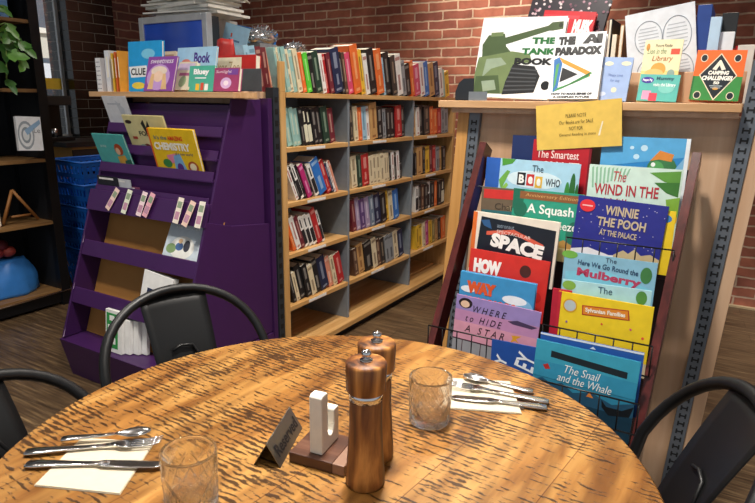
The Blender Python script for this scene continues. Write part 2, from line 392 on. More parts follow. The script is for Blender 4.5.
    for j in range(nv+1):
        f = j/nv; z = .1125+.22*f
        for i in range(nu):
            a = 2*math.pi*i/nu; rr = (1-.45*f**2)*(1+.06*math.sin(5*a+3*f)+.05*math.sin(9*a-4*f))
            vs.append((-3.92+.115*rr*math.cos(a), 1.90+.19*rr*math.sin(a)+.02*f, z+.012*math.sin(4*a+2)*f))
    fs = [(j*nu+i, j*nu+(i+1) % nu, (j+1)*nu+(i+1) % nu, (j+1)*nu+i) for j in range(nv) for i in range(nu)] + [tuple(range(nu)), tuple(range(nv*nu, nv*nu+nu))]
    b.faces(vs, fs, bm, True); tag(b.build('plastic_bag'), 'crumpled bright blue bag on the bottom shelf of black unit', 'bag')
    b = MB()
    for (y, z, r, c) in ((1.86, .385, .05, '#8a2f33'), (1.94, .385, .045, '#a8433a'), (1.90, .435, .045, '#6a2430')): b.sphere((-3.93, y, z), r, mat(c, .5, 0, .2), (1, 1, .8))
    tag(b.build('yarn_bundle'), 'dark red bundle on top of the blue bag', 'bundle')
    # trailing plant
    p = empty('hanging_plant', (-3.86, 1.9, 1.4006), 'trailing green ivy in a brown pot on the black shelf unit', 'plant')
    b = MB(); b.lathe([(.055, 0), (.08, .14), (.086, .14), (.086, .16), (.07, .16), (.06, .13)], (0, -.1, 0), mat('#7a5a4a', .6), 24); b.build('pot', p)
    st = mat('#7c9a4a', .5); lf = [mat('#4f8a34', .4, 0, .15), mat('#6fa84a', .4, 0, .15), mat('#3c7030', .4, 0, .15)]
    lv = MB(); sm = MB()
    vines = [[(0, -.1, .17), (.1, -.06, .30), (.19, .0, .36), (.21, .05, .22), (.21, .03, .05)], [(0, -.1, .17), (.09, -.02, .31), (.18, .08, .36), (.21, .14, .24)], [(0, -.1, .17), (.08, -.1, .32), (.18, -.04, .48), (.22, .06, .44)],
             [(0, -.1, .17), (.12, -.12, .30), (.20, -.08, .18), (.21, -.06, .02)], [(0, -.1, .17), (.09, -.02, .28), (.19, .10, .26), (.21, .16, .14)]]
    rnd = random.Random(3)
    for vn in vines:
        pts = []
        P4 = [V(q) for q in vn]
        for i in range(len(P4)-1):
            for k in range(5): pts.append(P4[i].lerp(P4[i+1], k/5))
        pts.append(P4[-1]); sm.tube(pts, .004, st, 6)
        for i in range(4, len(pts), 2):
            c = pts[i]; a = rnd.uniform(0, 6.28); L = rnd.uniform(.085, .13)
            d = V((rnd.uniform(.1, .7), math.cos(a), math.sin(a)*.7-.35)).normalized(); w = d.cross(V((1, .2, .3))).normalized(); nn = w.cross(d)
            o_ = c
            out = [(0, 0), (.12, .32), (.38, .5), (.45, .30), (.75, .26), (1, 0)]
            P = [o_ + d*(x*L) + w*(y*L*.75) + nn*(.12*L*abs(y)) for x, y in out] + [o_ + d*(x*L) - w*(y*L*.75) + nn*(.12*L*abs(y)) for x, y in out[-2:0:-1]]
            ctr = [o_, o_+d*(.5*L), o_+d*L]
            mm = rnd.choice(lf)
            n = len(P); lv.faces(P+[ctr[1]-nn*.004], [(q, (q+1) % n, n) for q in range(n)], mm, True)
    sm.build('stem', p); lv.build('foliage', p, fix=False)
    # small plant and leaning folders on the upper shelf
    for i, (c, y, hh) in enumerate((('#e8e6e4', 1.95, .33), ('#7fb2e8', 2.02, .31))):
        b = MB(); b.box((-4.05, y, 1.8005), (-3.79, y+.045, 1.8+hh), mat(c, .5)); tag(b.build('folder'), ['white', 'light blue'][i]+' folder standing on the top shelf of black unit', 'folder', 'folders on the black shelf unit')
    sp = empty('potted_herb', (-3.84, 1.82, .9756), 'small green plant in a pot beside the white book', 'plant')
    b = MB(); b.lathe([(.028, 0), (.04, .06), (.034, .06)], (0, 0, 0), mat('#b9b4aa', .5), 18); b.build('pot', sp)
    b = MB()
    for i in range(22):
        a = rnd.uniform(0, 6.28); q = V((math.cos(a)*.05, math.sin(a)*.05, rnd.uniform(.06, .12))); d = V((math.cos(a), math.sin(a), .4)).normalized()*.03; w = d.cross(_Z).normalized()*.009
        b.poly([q-d*.5, q+w, q+d*.5, q-w], lf[i % 3]); b.tube([(0, 0, .05), q], .0015, st, 4)
    b.build('foliage', sp, fix=False)
build_left()

# ================================================================== bookcase
BX = -1.88; BY = [2.235, 2.275, 2.815, 2.835, 3.60, 3.62, 4.26, 4.30]
ROWZ = [1.39, 1.128, .853, .588, .305]
BOTZ = .075
def build_bookcase():
    r = empty('bookcase', (BX-.2, 3.27, 0), 'long wooden bookcase with grey dividers packed with paperbacks', 'bookcase')
    ox, oy = BX-.2, 3.27
    def part(name, boxes, m, parent=r, bev=.002):
        b = MB()
        for a, c in boxes: b.box((a[0]-ox, a[1]-oy, a[2]), (c[0]-ox, c[1]-oy, c[2]), m)
        return b.build(name, parent, bev)
    back = BX-.36
    part('upright', [((BX-.84, BY[0], 0), (BX-.0505, BY[1], 1.39)), ((BX-.05, BY[0], 0), (BX, BY[1], 1.39)), ((BX-.0155, BY[0], 1.39), (BX, BY[1], 1.53))], SHELFZ)
    part('upright', [((BX-.84, BY[6], 0), (BX, BY[7], 1.37))], SHELFZ)
    gm = mat('#7f8890', .5, .1, name='grey_divider')
    for i in (2, 4): part('divider', [((back, BY[i], BOTZ), (BX-.004, BY[i]+.02, 1.365))], gm)
    part('back_panel', [((back-.015, BY[1], 0.0), (back, BY[6], 1.365))], BACKGREY)
    for y in (2.575, 3.23, 3.92): part('back_post', [((back, y, BOTZ), (back+.012, y+.03, 1.365))], mat('#33383e', .5, .3))
    part('top_board', [((BX-.84, BY[1], 1.365), (BX+.005, BY[6], 1.39))], SHELFW)
    lm = mat('#e8e6e0', .6)
    for bay, (a, c) in enumerate(((1, 2), (3, 4), (5, 6))):
        for z in ROWZ[1:]:
            s = part('shelf', [((back, BY[a], z-.024), (BX, BY[c], z))], SHELFW)
            mid = (BY[a]*.6+BY[c]*.4)
            part('price_strip', [((BX, mid-.06, z-.019), (BX+.002, mid+.10, z-.005))], lm, s, 0)
    part('base_board', [((back, BY[1], BOTZ-.03), (BX+.045, BY[6], BOTZ))], SHELFW)
    part('kick_plate', [((BX-.02, BY[1], 0), (BX+.01, BY[6], BOTZ-.03))], mat('#1b1a19', .6))
    part('rear_panel', [((BX-.84, BY[1], 0), (BX-.82, BY[6], 1.365))], SHELFW)
    # slotted end post of the gondola
    b = MB(); b.box((BX-.05-ox, BY[0]-.045-oy, 0), (BX-.005-ox, BY[0]-.003-oy, 1.41), mat('#343b43', .45, .4))
    for i in range(24): b.box((BX-.006-ox, BY[0]-.034-oy, .1+i*.054), (BX-.0035-ox, BY[0]-.014-oy, .125+i*.054), mat('#0c0d0f', .6))
    b.build('slotted_post', r)
    # empty bottom: loose board in far bay
    part('loose_board', [((BX-.30, 3.72, BOTZ+.001), (BX-.10, 4.2, BOTZ+.018))], SHELFW)
build_bookcase()
def Yof(x, z, X=BX):
    a, b = 1.5, 6
    for _ in range(50):
        m_ = (a+b)/2
        if px((X, m_, z))[0] < x: a = m_
        else: b = m_
    return a
ORD = ['first', 'second', 'third', 'fourth', 'fifth', 'sixth', 'seventh', 'eighth', 'ninth', 'tenth', 'eleventh', 'twelfth', 'thirteenth', 'fourteenth', 'fifteenth', 'sixteenth', 'seventeenth', 'eighteenth', 'nineteenth', 'twentieth', 'twenty-first', 'twenty-second', 'twenty-third', 'twenty-fourth', 'twenty-fifth', 'twenty-sixth', 'twenty-seventh', 'twenty-eighth', 'twenty-ninth', 'thirtieth', 'thirty-first', 'thirty-second', 'thirty-third', 'thirty-fourth', 'thirty-fifth']
CN = {'te': ('#8fb9b4', 'pale teal'), 'cr': ('#dccfae', 'cream'), 'or': ('#dd6a30', 'orange'), 'gn': ('#58c63c', 'bright green'), 'bk': ('#1c1d20', 'black'), 'dg': ('#243e33', 'dark green'), 'gy': ('#8f959a', 'grey'), 'wh': ('#e6e5e1', 'white'), 'rd': ('#b52a2c', 'red'), 'nv': ('#1e2a4a', 'navy'), 'br': ('#5d4236', 'brown'), 'pk': ('#d24a6c', 'pink'), 'yl': ('#e3b93a', 'yellow'), 'bl': ('#2a72c4', 'blue'), 'tn': ('#c49a63', 'tan'), 'mr': ('#6d2733', 'maroon'), 'mg': ('#b52c72', 'magenta'), 'sl': ('#d98f76', 'salmon'), 'li': ('#a08fb0', 'lilac'), 'pu': ('#5c4278', 'purple'), 'lb': ('#9cc3d8', 'light blue'), 'ol': ('#8a7a44', 'olive'), 'gb': ('#6d7f93', 'grey blue'), 'dk': ('#33302f', 'charcoal'), 'bw': ('#1c1d20', 'black'), 'wb': ('#e6e5e1', 'white')}
BAND = {'te': '#dcd6b8', 'cr': '#6d5a45', 'or': '#f2c79a', 'gn': '#c7f0b4', 'bk': '#c9c4b8', 'dg': '#b8c7b0', 'gy': '#33363a', 'wh': '#8a3a33', 'rd': '#f0d8c8', 'nv': '#c8cdd8', 'br': '#d8c4a0', 'pk': '#f3dfe4', 'yl': '#6a4a18', 'bl': '#dfe8f2', 'tn': '#6a3f22', 'mr': '#d9c0a8', 'mg': '#f0cfe0', 'sl': '#f6e6dc', 'li': '#e5dfe8', 'pu': '#d8cbe0', 'lb': '#4a6f88', 'ol': '#e0d6a8', 'gb': '#e0e6ec', 'dk': '#c9b090', 'bw': '#d9d8c0', 'wb': '#222226'}
brnd = random.Random(11)
def mixh(a, b, f):
    A = [int(a[i:i+2], 16) for i in (1, 3, 5)]; B = [int(b[i:i+2], 16) for i in (1, 3, 5)]
    return '#'+''.join('%02x' % int(p*(1-f)+q*f) for p, q in zip(A, B))
def spine_book(y, t, h, th, z, X, dep, key, label, group, name='book'):
    """Book standing spine out towards +X, leaning th towards -Y, resting on its near bottom edge."""
    c, bc = CN[key][0], (BAND[key] if key in ('bw', 'wb') else mixh(CN[key][0], BAND[key], .55)); cm = mat(c, .42, 0, .08); bm_ = mat(bc, .5)
    b = MB(); k = .0018
    R = Matrix.Translation((X, y, z)) @ Matrix.Rotation(th, 4, 'X')
    b.box((-dep, 0, 0), (0, k, h), cm, R); b.box((-dep, t-k, 0), (0, t, h), cm, R); b.box((-k, k, 0), (0, t-k, h), cm, R)
    b.box((-dep+.004, k, .003), (-k, t-k, h-.003), PAGES, R)
    e = .0006
    def strip(z0, z1, m, f=.12): b.box((0, t*f, z0*h), (e, t*(1-f), z1*h), m, R)
    if key in ('bw', 'wb'): strip(.08, .55, bm_, .1); strip(.62, .9, bm_, .36)
    else:
        q = brnd.random()
        if q < .55: strip(.30, .85, bm_, .36); strip(.05, .11, bm_, .25)
        elif q < .8: strip(.55, .9, bm_, .3); strip(.18, .42, bm_, .38); strip(.05, .10, bm_, .2)
        else: strip(.12, .5, bm_, .33); strip(.85, .93, bm_, .1)
    return tag(b.build(name), label, 'book', group)
BAYN = ["near bay", "middle bay", "far bay"]
ROWN = ['top', 'second shelf', 'third shelf', 'fourth shelf', 'fifth shelf']
SHN = ['', 'topmost shelf', 'second shelf down', 'third shelf down', 'fourth shelf down']
def row(bay, rowi, lean, start, items, h0, setback=.018, dep=.125, group=None):
    z = ROWZ[rowi]; th = math.radians(lean*1.1 if bay == 0 else lean*1.5)
    y0_, y1_ = Yof(start, z), Yof(items[-1][0], z); hm_ = h0*1.06*(items[0][2] if len(items[0]) > 2 else 1)
    lim = BY[1+2*bay]+.003+hm_*math.sin(th) if rowi else y0_
    ys = max(y0_, lim); y1_ = min(y1_, BY[2+2*bay]-.004 if rowi else 9)
    def ymap(v): return ys+(v-y0_)*(y1_-ys)/(Yof(items[-1][0], z)-y0_)
    y = ys
    for it in items:
        e, key = it[0], it[1]; h = h0*(it[2] if len(it) > 2 else 1)
        y2 = ymap(Yof(e, z)); t = max(.008, (y2-y)*math.cos(th)-.0008)
        l = th if len(it) < 4 else math.radians(it[3])
        cn = CN[key][1]; same = [q for q in items if CN[q[1]][1] == cn]; n = [q is it for q in same].index(True)
        lead = f'only {cn}' if len(same) == 1 else f'{ORD[n]} {cn}'
        frm = '' if len(same) == 1 else ' from the purple stand'
        if rowi == 0: lab = f'{lead} book{frm} on top of the bookcase'
        else: lab = f"{lead} paperback{frm}, bookcase's {BAYN[bay]}, {SHN[rowi]}"
        g = 'books along the bookcase top' if rowi == 0 else 'paperbacks on the bookcase shelves'
        hm = h*(1+brnd.uniform(-.03, .03))
        sb = setback + brnd.uniform(0, .012)
        spine_book(y, t, hm, l, z+.0006, BX-sb, dep if rowi else (.045 if y < 2.46 else .15), key, lab, g)
        y = y2
row(0, 0, 13, 285, [(287, 'te'), (289, 'cr'), (291, 'te'), (295, 'te'), (299, 'cr'), (303, 'te'), (307.6, 'cr'), (311.5, 'or', .97), (316.3, 'gn', .96), (321, 'bk', .95), (327.5, 'dg', 1.0), (331, 'wh', .95), (334.5, 'rd', .95), (338.6, 'mr', 1), (347, 'nv', 1.15), (350.3, 'bk', 1.08), (353.5, 'br', 1.05), (358.5, 'pk', 1.1), (366, 'or', 1.26), (370, 'yl', 1.2), (374, 'wh', 1.15), (380.5, 'bk', 1.25), (387.7, 'or', 1.3), (390, 'lb', 1.1), (396, 'bk', 1.25), (401, 'dk', 1.15), (406.5, 'wh', 1.25), (410, 'gy', 1.05), (414.7, 'bk', 1.0), (418, 'or', 1.1), (424, 'pk', 1.0), (428.4, 'wh', 1.1), (433, 'bl', 1.15), (438, 'tn', 1.1), (443, 'nv', 1.12), (446.5, 'wh', .95), (449, 'te', .92), (453, 'yl', .92)], .205, dep=.15)
row(0, 1, 11, 283, [(289, 'te', 1), (294, 'te'), (300, 'te'), (303.5, 'bk', 1), (308.5, 'bw', 1), (314, 'bw'), (319.5, 'bk'), (325.5, 'bk'), (333, 'dg'), (339.5, 'mr', .98)], .19)
row(0, 2, 24, 291, [(294.8, 'wh', 1), (297.5, 'bk'), (302, 'wb'), (305, 'bk'), (310.5, 'mg', 1.02), (315, 'bk', .95), (320, 'wb', .95), (329.5, 'bl', 1.05), (335, 'rd', 1.05), (338, 'nv', .9), (340.5, 'wh', .95), (343, 'sl', 1)], .195)
row(0, 3, 20, 290, [(294, 'or', .9), (300, 'wh', 1.0), (305, 'mr', 1), (310, 'wb', .95), (315, 'wb', .95), (320, 'wb', .97), (326, 'rd', 1.12), (329.5, 'wb', 1.05)], .19)
row(0, 4, 15, 294, [(297.5, 'bk', .95), (301.5, 'cr', .85), (308, 'bk', 1), (313.5, 'bk', .98), (318.5, 'cr', .9), (324, 'bk', 1.0), (332.5, 'nv', 1.0), (337, 'sl', .95), (341, 'cr', .9), (347.5, 'rd', .95)], .205)
row(1, 1, 5, 355, [(358, 'dk', .95), (362, 'cr', .95), (366, 'or', .95), (371, 'lb', .97), (374, 'wh', 1), (380.5, 'tn', 1.08), (386, 'bk', .95), (389.5, 'gy', .9), (394, 'bk', .95), (399, 'bk', .95), (404.6, 'rd', 1.02), (408.5, 'bk', .98)], .20)
row(1, 2, 5, 356.5, [(362, 'cr', .92), (366, 'dg', .98), (373, 'rd', .98), (377, 'cr', .9), (380.5, 'cr', .9), (384, 'cr', .9), (387.3, 'cr', .9), (390.5, 'cr', .9), (393.5, 'cr', .9), (395.5, 'bk', .9), (398, 'wh', .9), (400.5, 'bk', .9), (403.5, 'wh', .92), (406, 'bk', .55)], .20)
row(1, 3, 7, 357, [(361, 'mr', 1), (365, 'li', 1), (369.5, 'pu', .98), (374, 'li', .96), (378, 'gb', .98), (384.5, 'nv', 1.0), (390, 'bk', .98), (393, 'yl', 1), (397, 'cr', .98), (402, 'bl', 1.02)], .20)
row(1, 4, 8, 359, [(363, 'br', .9), (369, 'tn', .98), (376.5, 'bk', .98), (381, 'cr', 1), (385, 'br', .9), (389, 'dk', .92), (393, 'gy', .95), (397.5, 'gy', .95), (402, 'cr', 1), (407, 'nv', 1.0)], .20)
row(2, 1, 5, 417, [(419.5, 'tn', .9), (422.5, 'wh', .95), (427, 'bk', 1), (432.5, 'dk', 1), (436, 'or', .95), (440, 'or', .92), (444, 'rd', .9), (447, 'gy', .92), (451, 'gy', .9)], .20)
row(2, 2, 4, 418, [(420, 'bk', .8), (425.5, 'tn', .98), (428, 'bk', .95), (432.5, 'yl', .95), (436, 'mr', .95), (439, 'rd', .95), (442, 'gy', .9), (445, 'tn', .92), (448, 'bk', .9)], .20)
row(2, 3, 3, 418, [(421, 'wb', .95), (424, 'bk', .95), (427, 'br', .95), (430.5, 'bk', .95), (433.5, 'wb', .95), (437, 'bk', .95), (440, 'or', .95), (443.5, 'bk', .95), (447, 'bw', .95)], .20)
row(2, 4, 5, 419, [(422, 'yl', .95), (425.5, 'yl', .95), (428, 'cr', .95), (431.5, 'mg', .97), (435, 'yl', .97), (438, 'ol', .92), (441, 'tn', .92), (444, 'bk', .92), (447.5, 'or', .95)], .19)
# a few loose ones
def flat_book(x0, y0, z0, sx, sy, t, key, label):
    b = MB(); b.box((x0, y0, z0), (x0+sx, y0+sy, z0+t), mat(CN[key][0], .45)); b.box((x0+.003, y0+.003, z0+.002), (x0+sx+.0004, y0+sy-.003, z0+t-.002), PAGES)
    return tag(b.build('book'), label, 'book')

# ================================================================== purple display stand at the bookcase end
SX0, SX1 = -2.71, -1.895
TIERS = [.935, 1.045, 1.135, 1.235]
def yf(z): return 1.53+(z-.2)*.345          # leaning face
def build_purple():
    ox, oy = (SX0+SX1)/2, 1.85
    r = empty('display_stand', (ox, oy, 0), 'scuffed purple book display stand with sloping tiers and low shelves', 'display stand')
    def pr(name, poly, x0, x1, m, bev=.0015):   # side profile in (y,z) extruded along x
        b = MB(); b.prism([(x0-ox, y-oy, z) for y, z in poly], (x1-x0, 0, 0), m); return b.build(name, r, bev)
    YB = 2.15
    for x in (SX0, SX1-.012):
        pr('side_panel', [(1.53, .21), (yf(.84)-.005, .84), (1.90, .80), (YB, .77), (YB, .21)], x, x+.012, PURPLE)
        pr('upper_side_panel', [(yf(.80)+.02, .79), (yf(1.355)+.02, 1.355), (YB-.02, 1.355), (YB-.02, .77)], x-.012 if x == SX0 else x-.014, x-.0005 if x == SX0 else x-.002, PURPLE)
    pr('rear_panel', [(YB+.001, 0), (YB+.001, 1.36), (YB+.03, 1.36), (YB+.03, 0)], SX0, SX1+.01, PURPLE)
    pr('base', [(1.565, 0), (1.52, .205), (YB, .205), (YB, 0)], SX0-.006, SX1+.006, PURPLE)
    card = mat('#a9763a', .7, 0, .06, 6, name='brown_card')
    pr('back_panel', [(yf(.206)+.118, .206), (yf(.82)+.118, .82), (yf(.82)+.126, .82), (yf(.206)+.126, .206)], SX0+.013, SX1-.013, card)
    # two low shelves with lips, bookmark lip, four upper tiers
    for z in (.44, .665):
        b = MB(); x0, x1 = SX0+.0125-ox, SX1-.0125-ox
        b.box((x0, yf(z)-.005-oy, z-.055), (x1, yf(z-.055)+.116-oy, z-.047), PURPLE)
        b.prism([(x0, yf(z-.06)-oy, z-.06), (x0, yf(z+.01)-oy, z+.01), (x0, yf(z+.01)+.01-oy, z+.01), (x0, yf(z-.06)+.01-oy, z-.06)], (x1-x0, 0, 0), PURPLE)
        b.build('shelf', r, .001)
    b = MB(); x0, x1 = SX0-.004-ox, SX1+.004-ox
    b.prism([(x0, yf(.82)-.012-oy, .82), (x0, yf(.915)-.012-oy, .915), (x0, yf(.915)-oy, .915), (x0, yf(.82)-oy, .82)], (x1-x0, 0, 0), PURPLE); b.build('bookmark_ledge', r, .001)
    tz = TIERS+[1.375]; x0, x1 = SX0-ox, SX1-.03-ox
    for k, zt in enumerate(TIERS):
        z0 = zt-.04; y0 = yf(z0)+.012; yb = yf(z0)+.07; zn = min(tz[k+1]-.04, 1.352); b = MB()
        b.prism([(x0, y0-oy, z0), (x0, yf(zt)+.012-oy, zt), (x0, yf(zt)+.018-oy, zt), (x0, y0+.006-oy, z0)], (x1-x0, 0, 0), PURPLE)
        b.prism([(x0, y0-oy, z0), (x0, yb-oy, z0), (x0, yb-oy, z0-.005), (x0, y0-oy, z0-.005)], (x1-x0, 0, 0), PURPLE)
        yt = yf(zn)+.02
        b.prism([(x0, yb-oy, z0), (x0, yt-oy, zn-.006), (x0, yt+.006-oy, zn-.006), (x0, yb+.006-oy, z0)], (x1-x0, 0, 0), PURPLE); b.build('tier', r, .001)
    b = MB(); b.box((-2.85-ox, 1.90-oy, 1.358), (-1.855-ox, 2.05-oy, 1.383), BOARDW); b.build('top_board', r, .002)
    b = MB(); b.box((-2.79-ox, 2.0505-oy, 1.335), (-1.935-ox, 2.234-oy, 1.39), PANELW); b.build('rear_deck', r, .002)
    # torn white scuffs on the near side edge
    wmm = mat('#b09ab8', .8)
    for z, l in ((.655, .05), (.435, .04), (.21, .05)):
        sc = MB(); sc.poly([(SX0-ox-.001, yf(z)-oy-.002, z), (SX0-ox+.018, yf(z)-oy-.003, z+.008), (SX0-ox+.012, yf(z+l)-oy-.003, z+l), (SX0-ox+.002, yf(z+l)-oy-.002, z+l*.7)], wmm); sc.build('scuff_mark', r)
build_purple()
NP = (0, -1, .345)     # plane normal of the leaning face
def fplane(off): return (0, yf(.2)+off, .2)
def build_purple_books():
    g = 'things shown on the purple stand'
    def tier_book(tl, tr, k, off, t, c, label, lean=.20, **kw):
        z0 = TIERS[k]-.04; N = (0, -1, -lean); P = (0, yf(z0)+off, z0+.001)
        TL, TR = on(tl, P, N), on(tr, P, N); up = V((0, -lean, 1)).normalized(); x = V((1, 0, 0)); TL.x = max(TL.x, SX0+.003); w = (TR-TL).x
        return cover_book(frame_matrix(TL, x, up), w, (TL.z-z0-.0015)/up.z, t, c, label, **kw)
    tier_book((98, 96), (125, 97), 3, .046, .004, '#dcdde2', 'white printed sheet in the topmost tier of the purple stand', lean=.3, name='leaflet', cat='leaflet', group=g, art=[('#b9bdc6', rect(.15, .2, .7, .24)), ('#c4c8d0', [(.5, .1), (.8, .35), (.75, .6), (.6, .5)])])
    tier_book((121, 115), (162, 117), 2, .0485, .008, '#e3d8a0', 'pale yellow picture book with black lettering in a purple tier', lean=.34, group=g, art=[('#3a2a28', ell(.12, .17, .08, .05)), ('#2d2b2a', [(.42, .2), (.5, .1), (.52, .3), (.6, .12), (.62, .35), (.48, .45)]), ('#7a3c2c', ell(.4, .85, .1, .12)), ('#8fae9a', ell(.3, .85, .1, .1)), ('#c98a5a', ell(.75, .9, .12, .12)), ('#b94a3a', rect(.1, .55, .22, .62))], texts=[('FOR', (.30, .40, .55, .52), '#2a2826', {'bold': .02})])
    tier_book((84, 133), (122, 136), 1, .046, .008, '#58b7b4', 'teal picture book with a red haired figure on the purple stand', lean=.33, group=g, art=[('#3f9a9e', [(0, .75), (.5, .8), (.7, 1), (0, 1)]), ('#b4502c', ell(.72, .40, .13, .16)), ('#e9c2a0', ell(.68, .45, .07, .10)), ('#d9a94a', [(.6, .6), (.85, .55), (.95, .95), (.62, .95)]), ('#2f6b58', [(.8, .7), (1, .65), (1, 1), (.75, 1)])], texts=[('anna', (.15, .30, .35, .36), '#cfe6e2')])
    tier_book((146, 128), (192, 130), 1, .046, .014, '#eec62a', 'bright yellow hardback science book with white title on purple stand', lean=.25, group=g, spine='#e06a2a', art=[('#e06a2a', rect(0, 0, .035, 1)), ('#e58aa8', [(.3, .55), (.5, .5), (.55, .68), (.35, .72)]), ('#3f8a4a', ell(.28, .72, .1, .09)), ('#7fb3dd', [(.45, .55), (.6, .5), (.72, 1), (.42, 1)]), ('#5c3a8a', ell(.55, .8, .07, .1)), ('#b35a34', ell(.83, .76, .11, .12)), ('#f4e6c0', ell(.83, .76, .07, .08)), ('#6a3a24', ell(.22, .93, .09, .07))], texts=[("It's the", (.12, .14, .40, .22), '#2f6f8a', {'bold': .01}), ('AMAZING', (.42, .14, .74, .23), '#d9342a', {'bold': .03}), ('CHEMISTRY', (.08, .28, .86, .44), '#fbf7ea', {'bold': .05}), ('of a new world', (.5, .47, .88, .53), '#3a4a7a')])
    # tops of magazines in the lowest tier
    for i, (tl, tr, bl, c, n) in enumerate([((95, 175), (117, 178), (100, 187), '#2b2d33', 'dark'), ((103, 177), (130, 181), (108, 190), '#c9ccd2', 'grey'), ((118, 185), (139, 188), (121, 195), '#8a4a6a', 'plum')]):
        tier_book(tl, tr, 0, .041+.006*i, .004, c, f'{n} magazine half sunk in the lowest purple tier', lean=.1, name='magazine', cat='magazine', group='magazines in the purple stand', art=[('#e9e7e2', rect(.1, .08, .8, .2))])
    # bookmarks hung over the ledge
    for i, (x, y, dx, c) in enumerate([(116, 187, -12, '#e6c8bd'), (128, 189, -7, '#dfe3ce'), (143, 191, -7, '#efd6da'), (151, 192, -9, '#e3a9b4'), (179, 197, -6, '#eadfd0'), (191, 200, -9, '#e9c9b8'), (200, 201, -5, '#e6dfd2')]):
        P = fplane(-.020-.0025*i); TL = on((x, y), P, NP); TR = on((x+6.5, y+1), P, NP); BL = on((x+dx*.9, y+20), P, NP)
        M = frame_matrix_y(TL, TR-TL, TL-BL); w = .035; h = .115
        b = MB(); b.box((0, -h, -.0012), (w, 0, 0), mat(c, .5)); b.box((.004, -h*.85, 0), (w-.004, -h*.55, .0004), mat('#b98aa0', .5)); b.box((.004, -h*.4, 0), (w-.004, -h*.15, .0004), mat('#8a9a80', .5))
        o = b.build('bookmark'); o.matrix_world = M
        tag(o, f'printed card bookmark, {ORD[i]} from the window side on the purple ledge', 'bookmark', 'bookmarks on the purple ledge')
    # low shelves
    P2 = fplane(.06)
    quad_book((172, 221), (207, 226), None, (0, yf(.61)+.03, .6185), (0, -1, .50), .012, '#c3cfd8', 'pale blue book with a seated cat figure on purple shelf', group=g, hh=.19, art=[('#e6e6e0', ell(.5, .6, .34, .28)), ('#7f9a6a', ell(.2, .65, .14, .12)), ('#4a6a9a', ell(.42, .58, .11, .1)), ('#3a3a44', ell(.62, .55, .09, .14)), ('#d9b48a', ell(.42, .45, .06, .06)), ('#b86a50', rect(.2, .85, .8, .9))], texts=[('The Caravan', (.18, .06, .85, .15), '#f4f4f0', {'shear': .2})])
    zf = .3935; yb = yf(zf)+.030
    for i, (xa, xb, dy) in enumerate(((136, 164, 0), (170.5, 177, .012), (179, 187, .016))):
        A, B_ = Yp(xa, 285, yb+dy).x, Yp(xb, 285, yb+dy).x; w = B_-A; b = MB()
        M = Matrix.Translation((A, yb+dy, zf)) @ Matrix.Rotation(math.radians(6 if i == 0 else 4), 4, 'Y') @ Matrix.Rotation(math.radians(-12), 4, 'X')
        if i == 0: M = Matrix.Translation((0, 0, w*math.sin(math.radians(6))+.010)) @ M
        else: M = Matrix.Translation((0, 0, w*math.sin(math.radians(4))+.010)) @ M
        b.box((0, 0, 0.0), (w, .03, .185 if i == 0 else .15), mat('#e8e8e6', .5), M); b.box((w*.2, -.001, .05), (w*.75, 0, .11), mat('#1f2a4a', .5), M)
        tag(b.build('card_box', None, .0015), ['white box with navy square tilted on the purple shelf', 'thin white box standing between two on the purple shelf', 'white box with navy square upright on the purple shelf'][i], 'box', 'white boxes in the purple stand')
    for i in range(4):
        x0 = -2.40+i*.034; y0 = 1.553+.0195*i; M = Matrix.Translation((x0, y0, .2085)) @ Matrix.Rotation(math.radians(-6), 4, 'X'); b = MB(); b.box((0, 0, 0), (.112, .0185, .2 if i == 0 else .166-.004*i), mat('#e9e9e6', .5), M)
        if i == 0:
            b.box((.008, -.001, .02), (.088, 0, .185), mat('#2f8f4a', .5), M)
            for q in ((.018, .04), (.05, .04), (.018, .10), (.05, .10)): b.box((q[0], -.0018, q[1]), (q[0]+.022, -.001, q[1]+.03), mat('#f0f4ee', .5), M)
            b.box((.03, -.0018, .15), (.065, -.001, .175), mat('#f0f4ee', .5), M)
        tag(b.build('card_box', None, .0015), ['white box with green label at the foot of the purple stand', 'plain white box just behind the green labelled box', 'plain white box third in line behind the green labelled box', 'plain white box last in line behind the green labelled box'][i], 'box', 'white boxes at the foot of the purple stand')
build_purple_books()

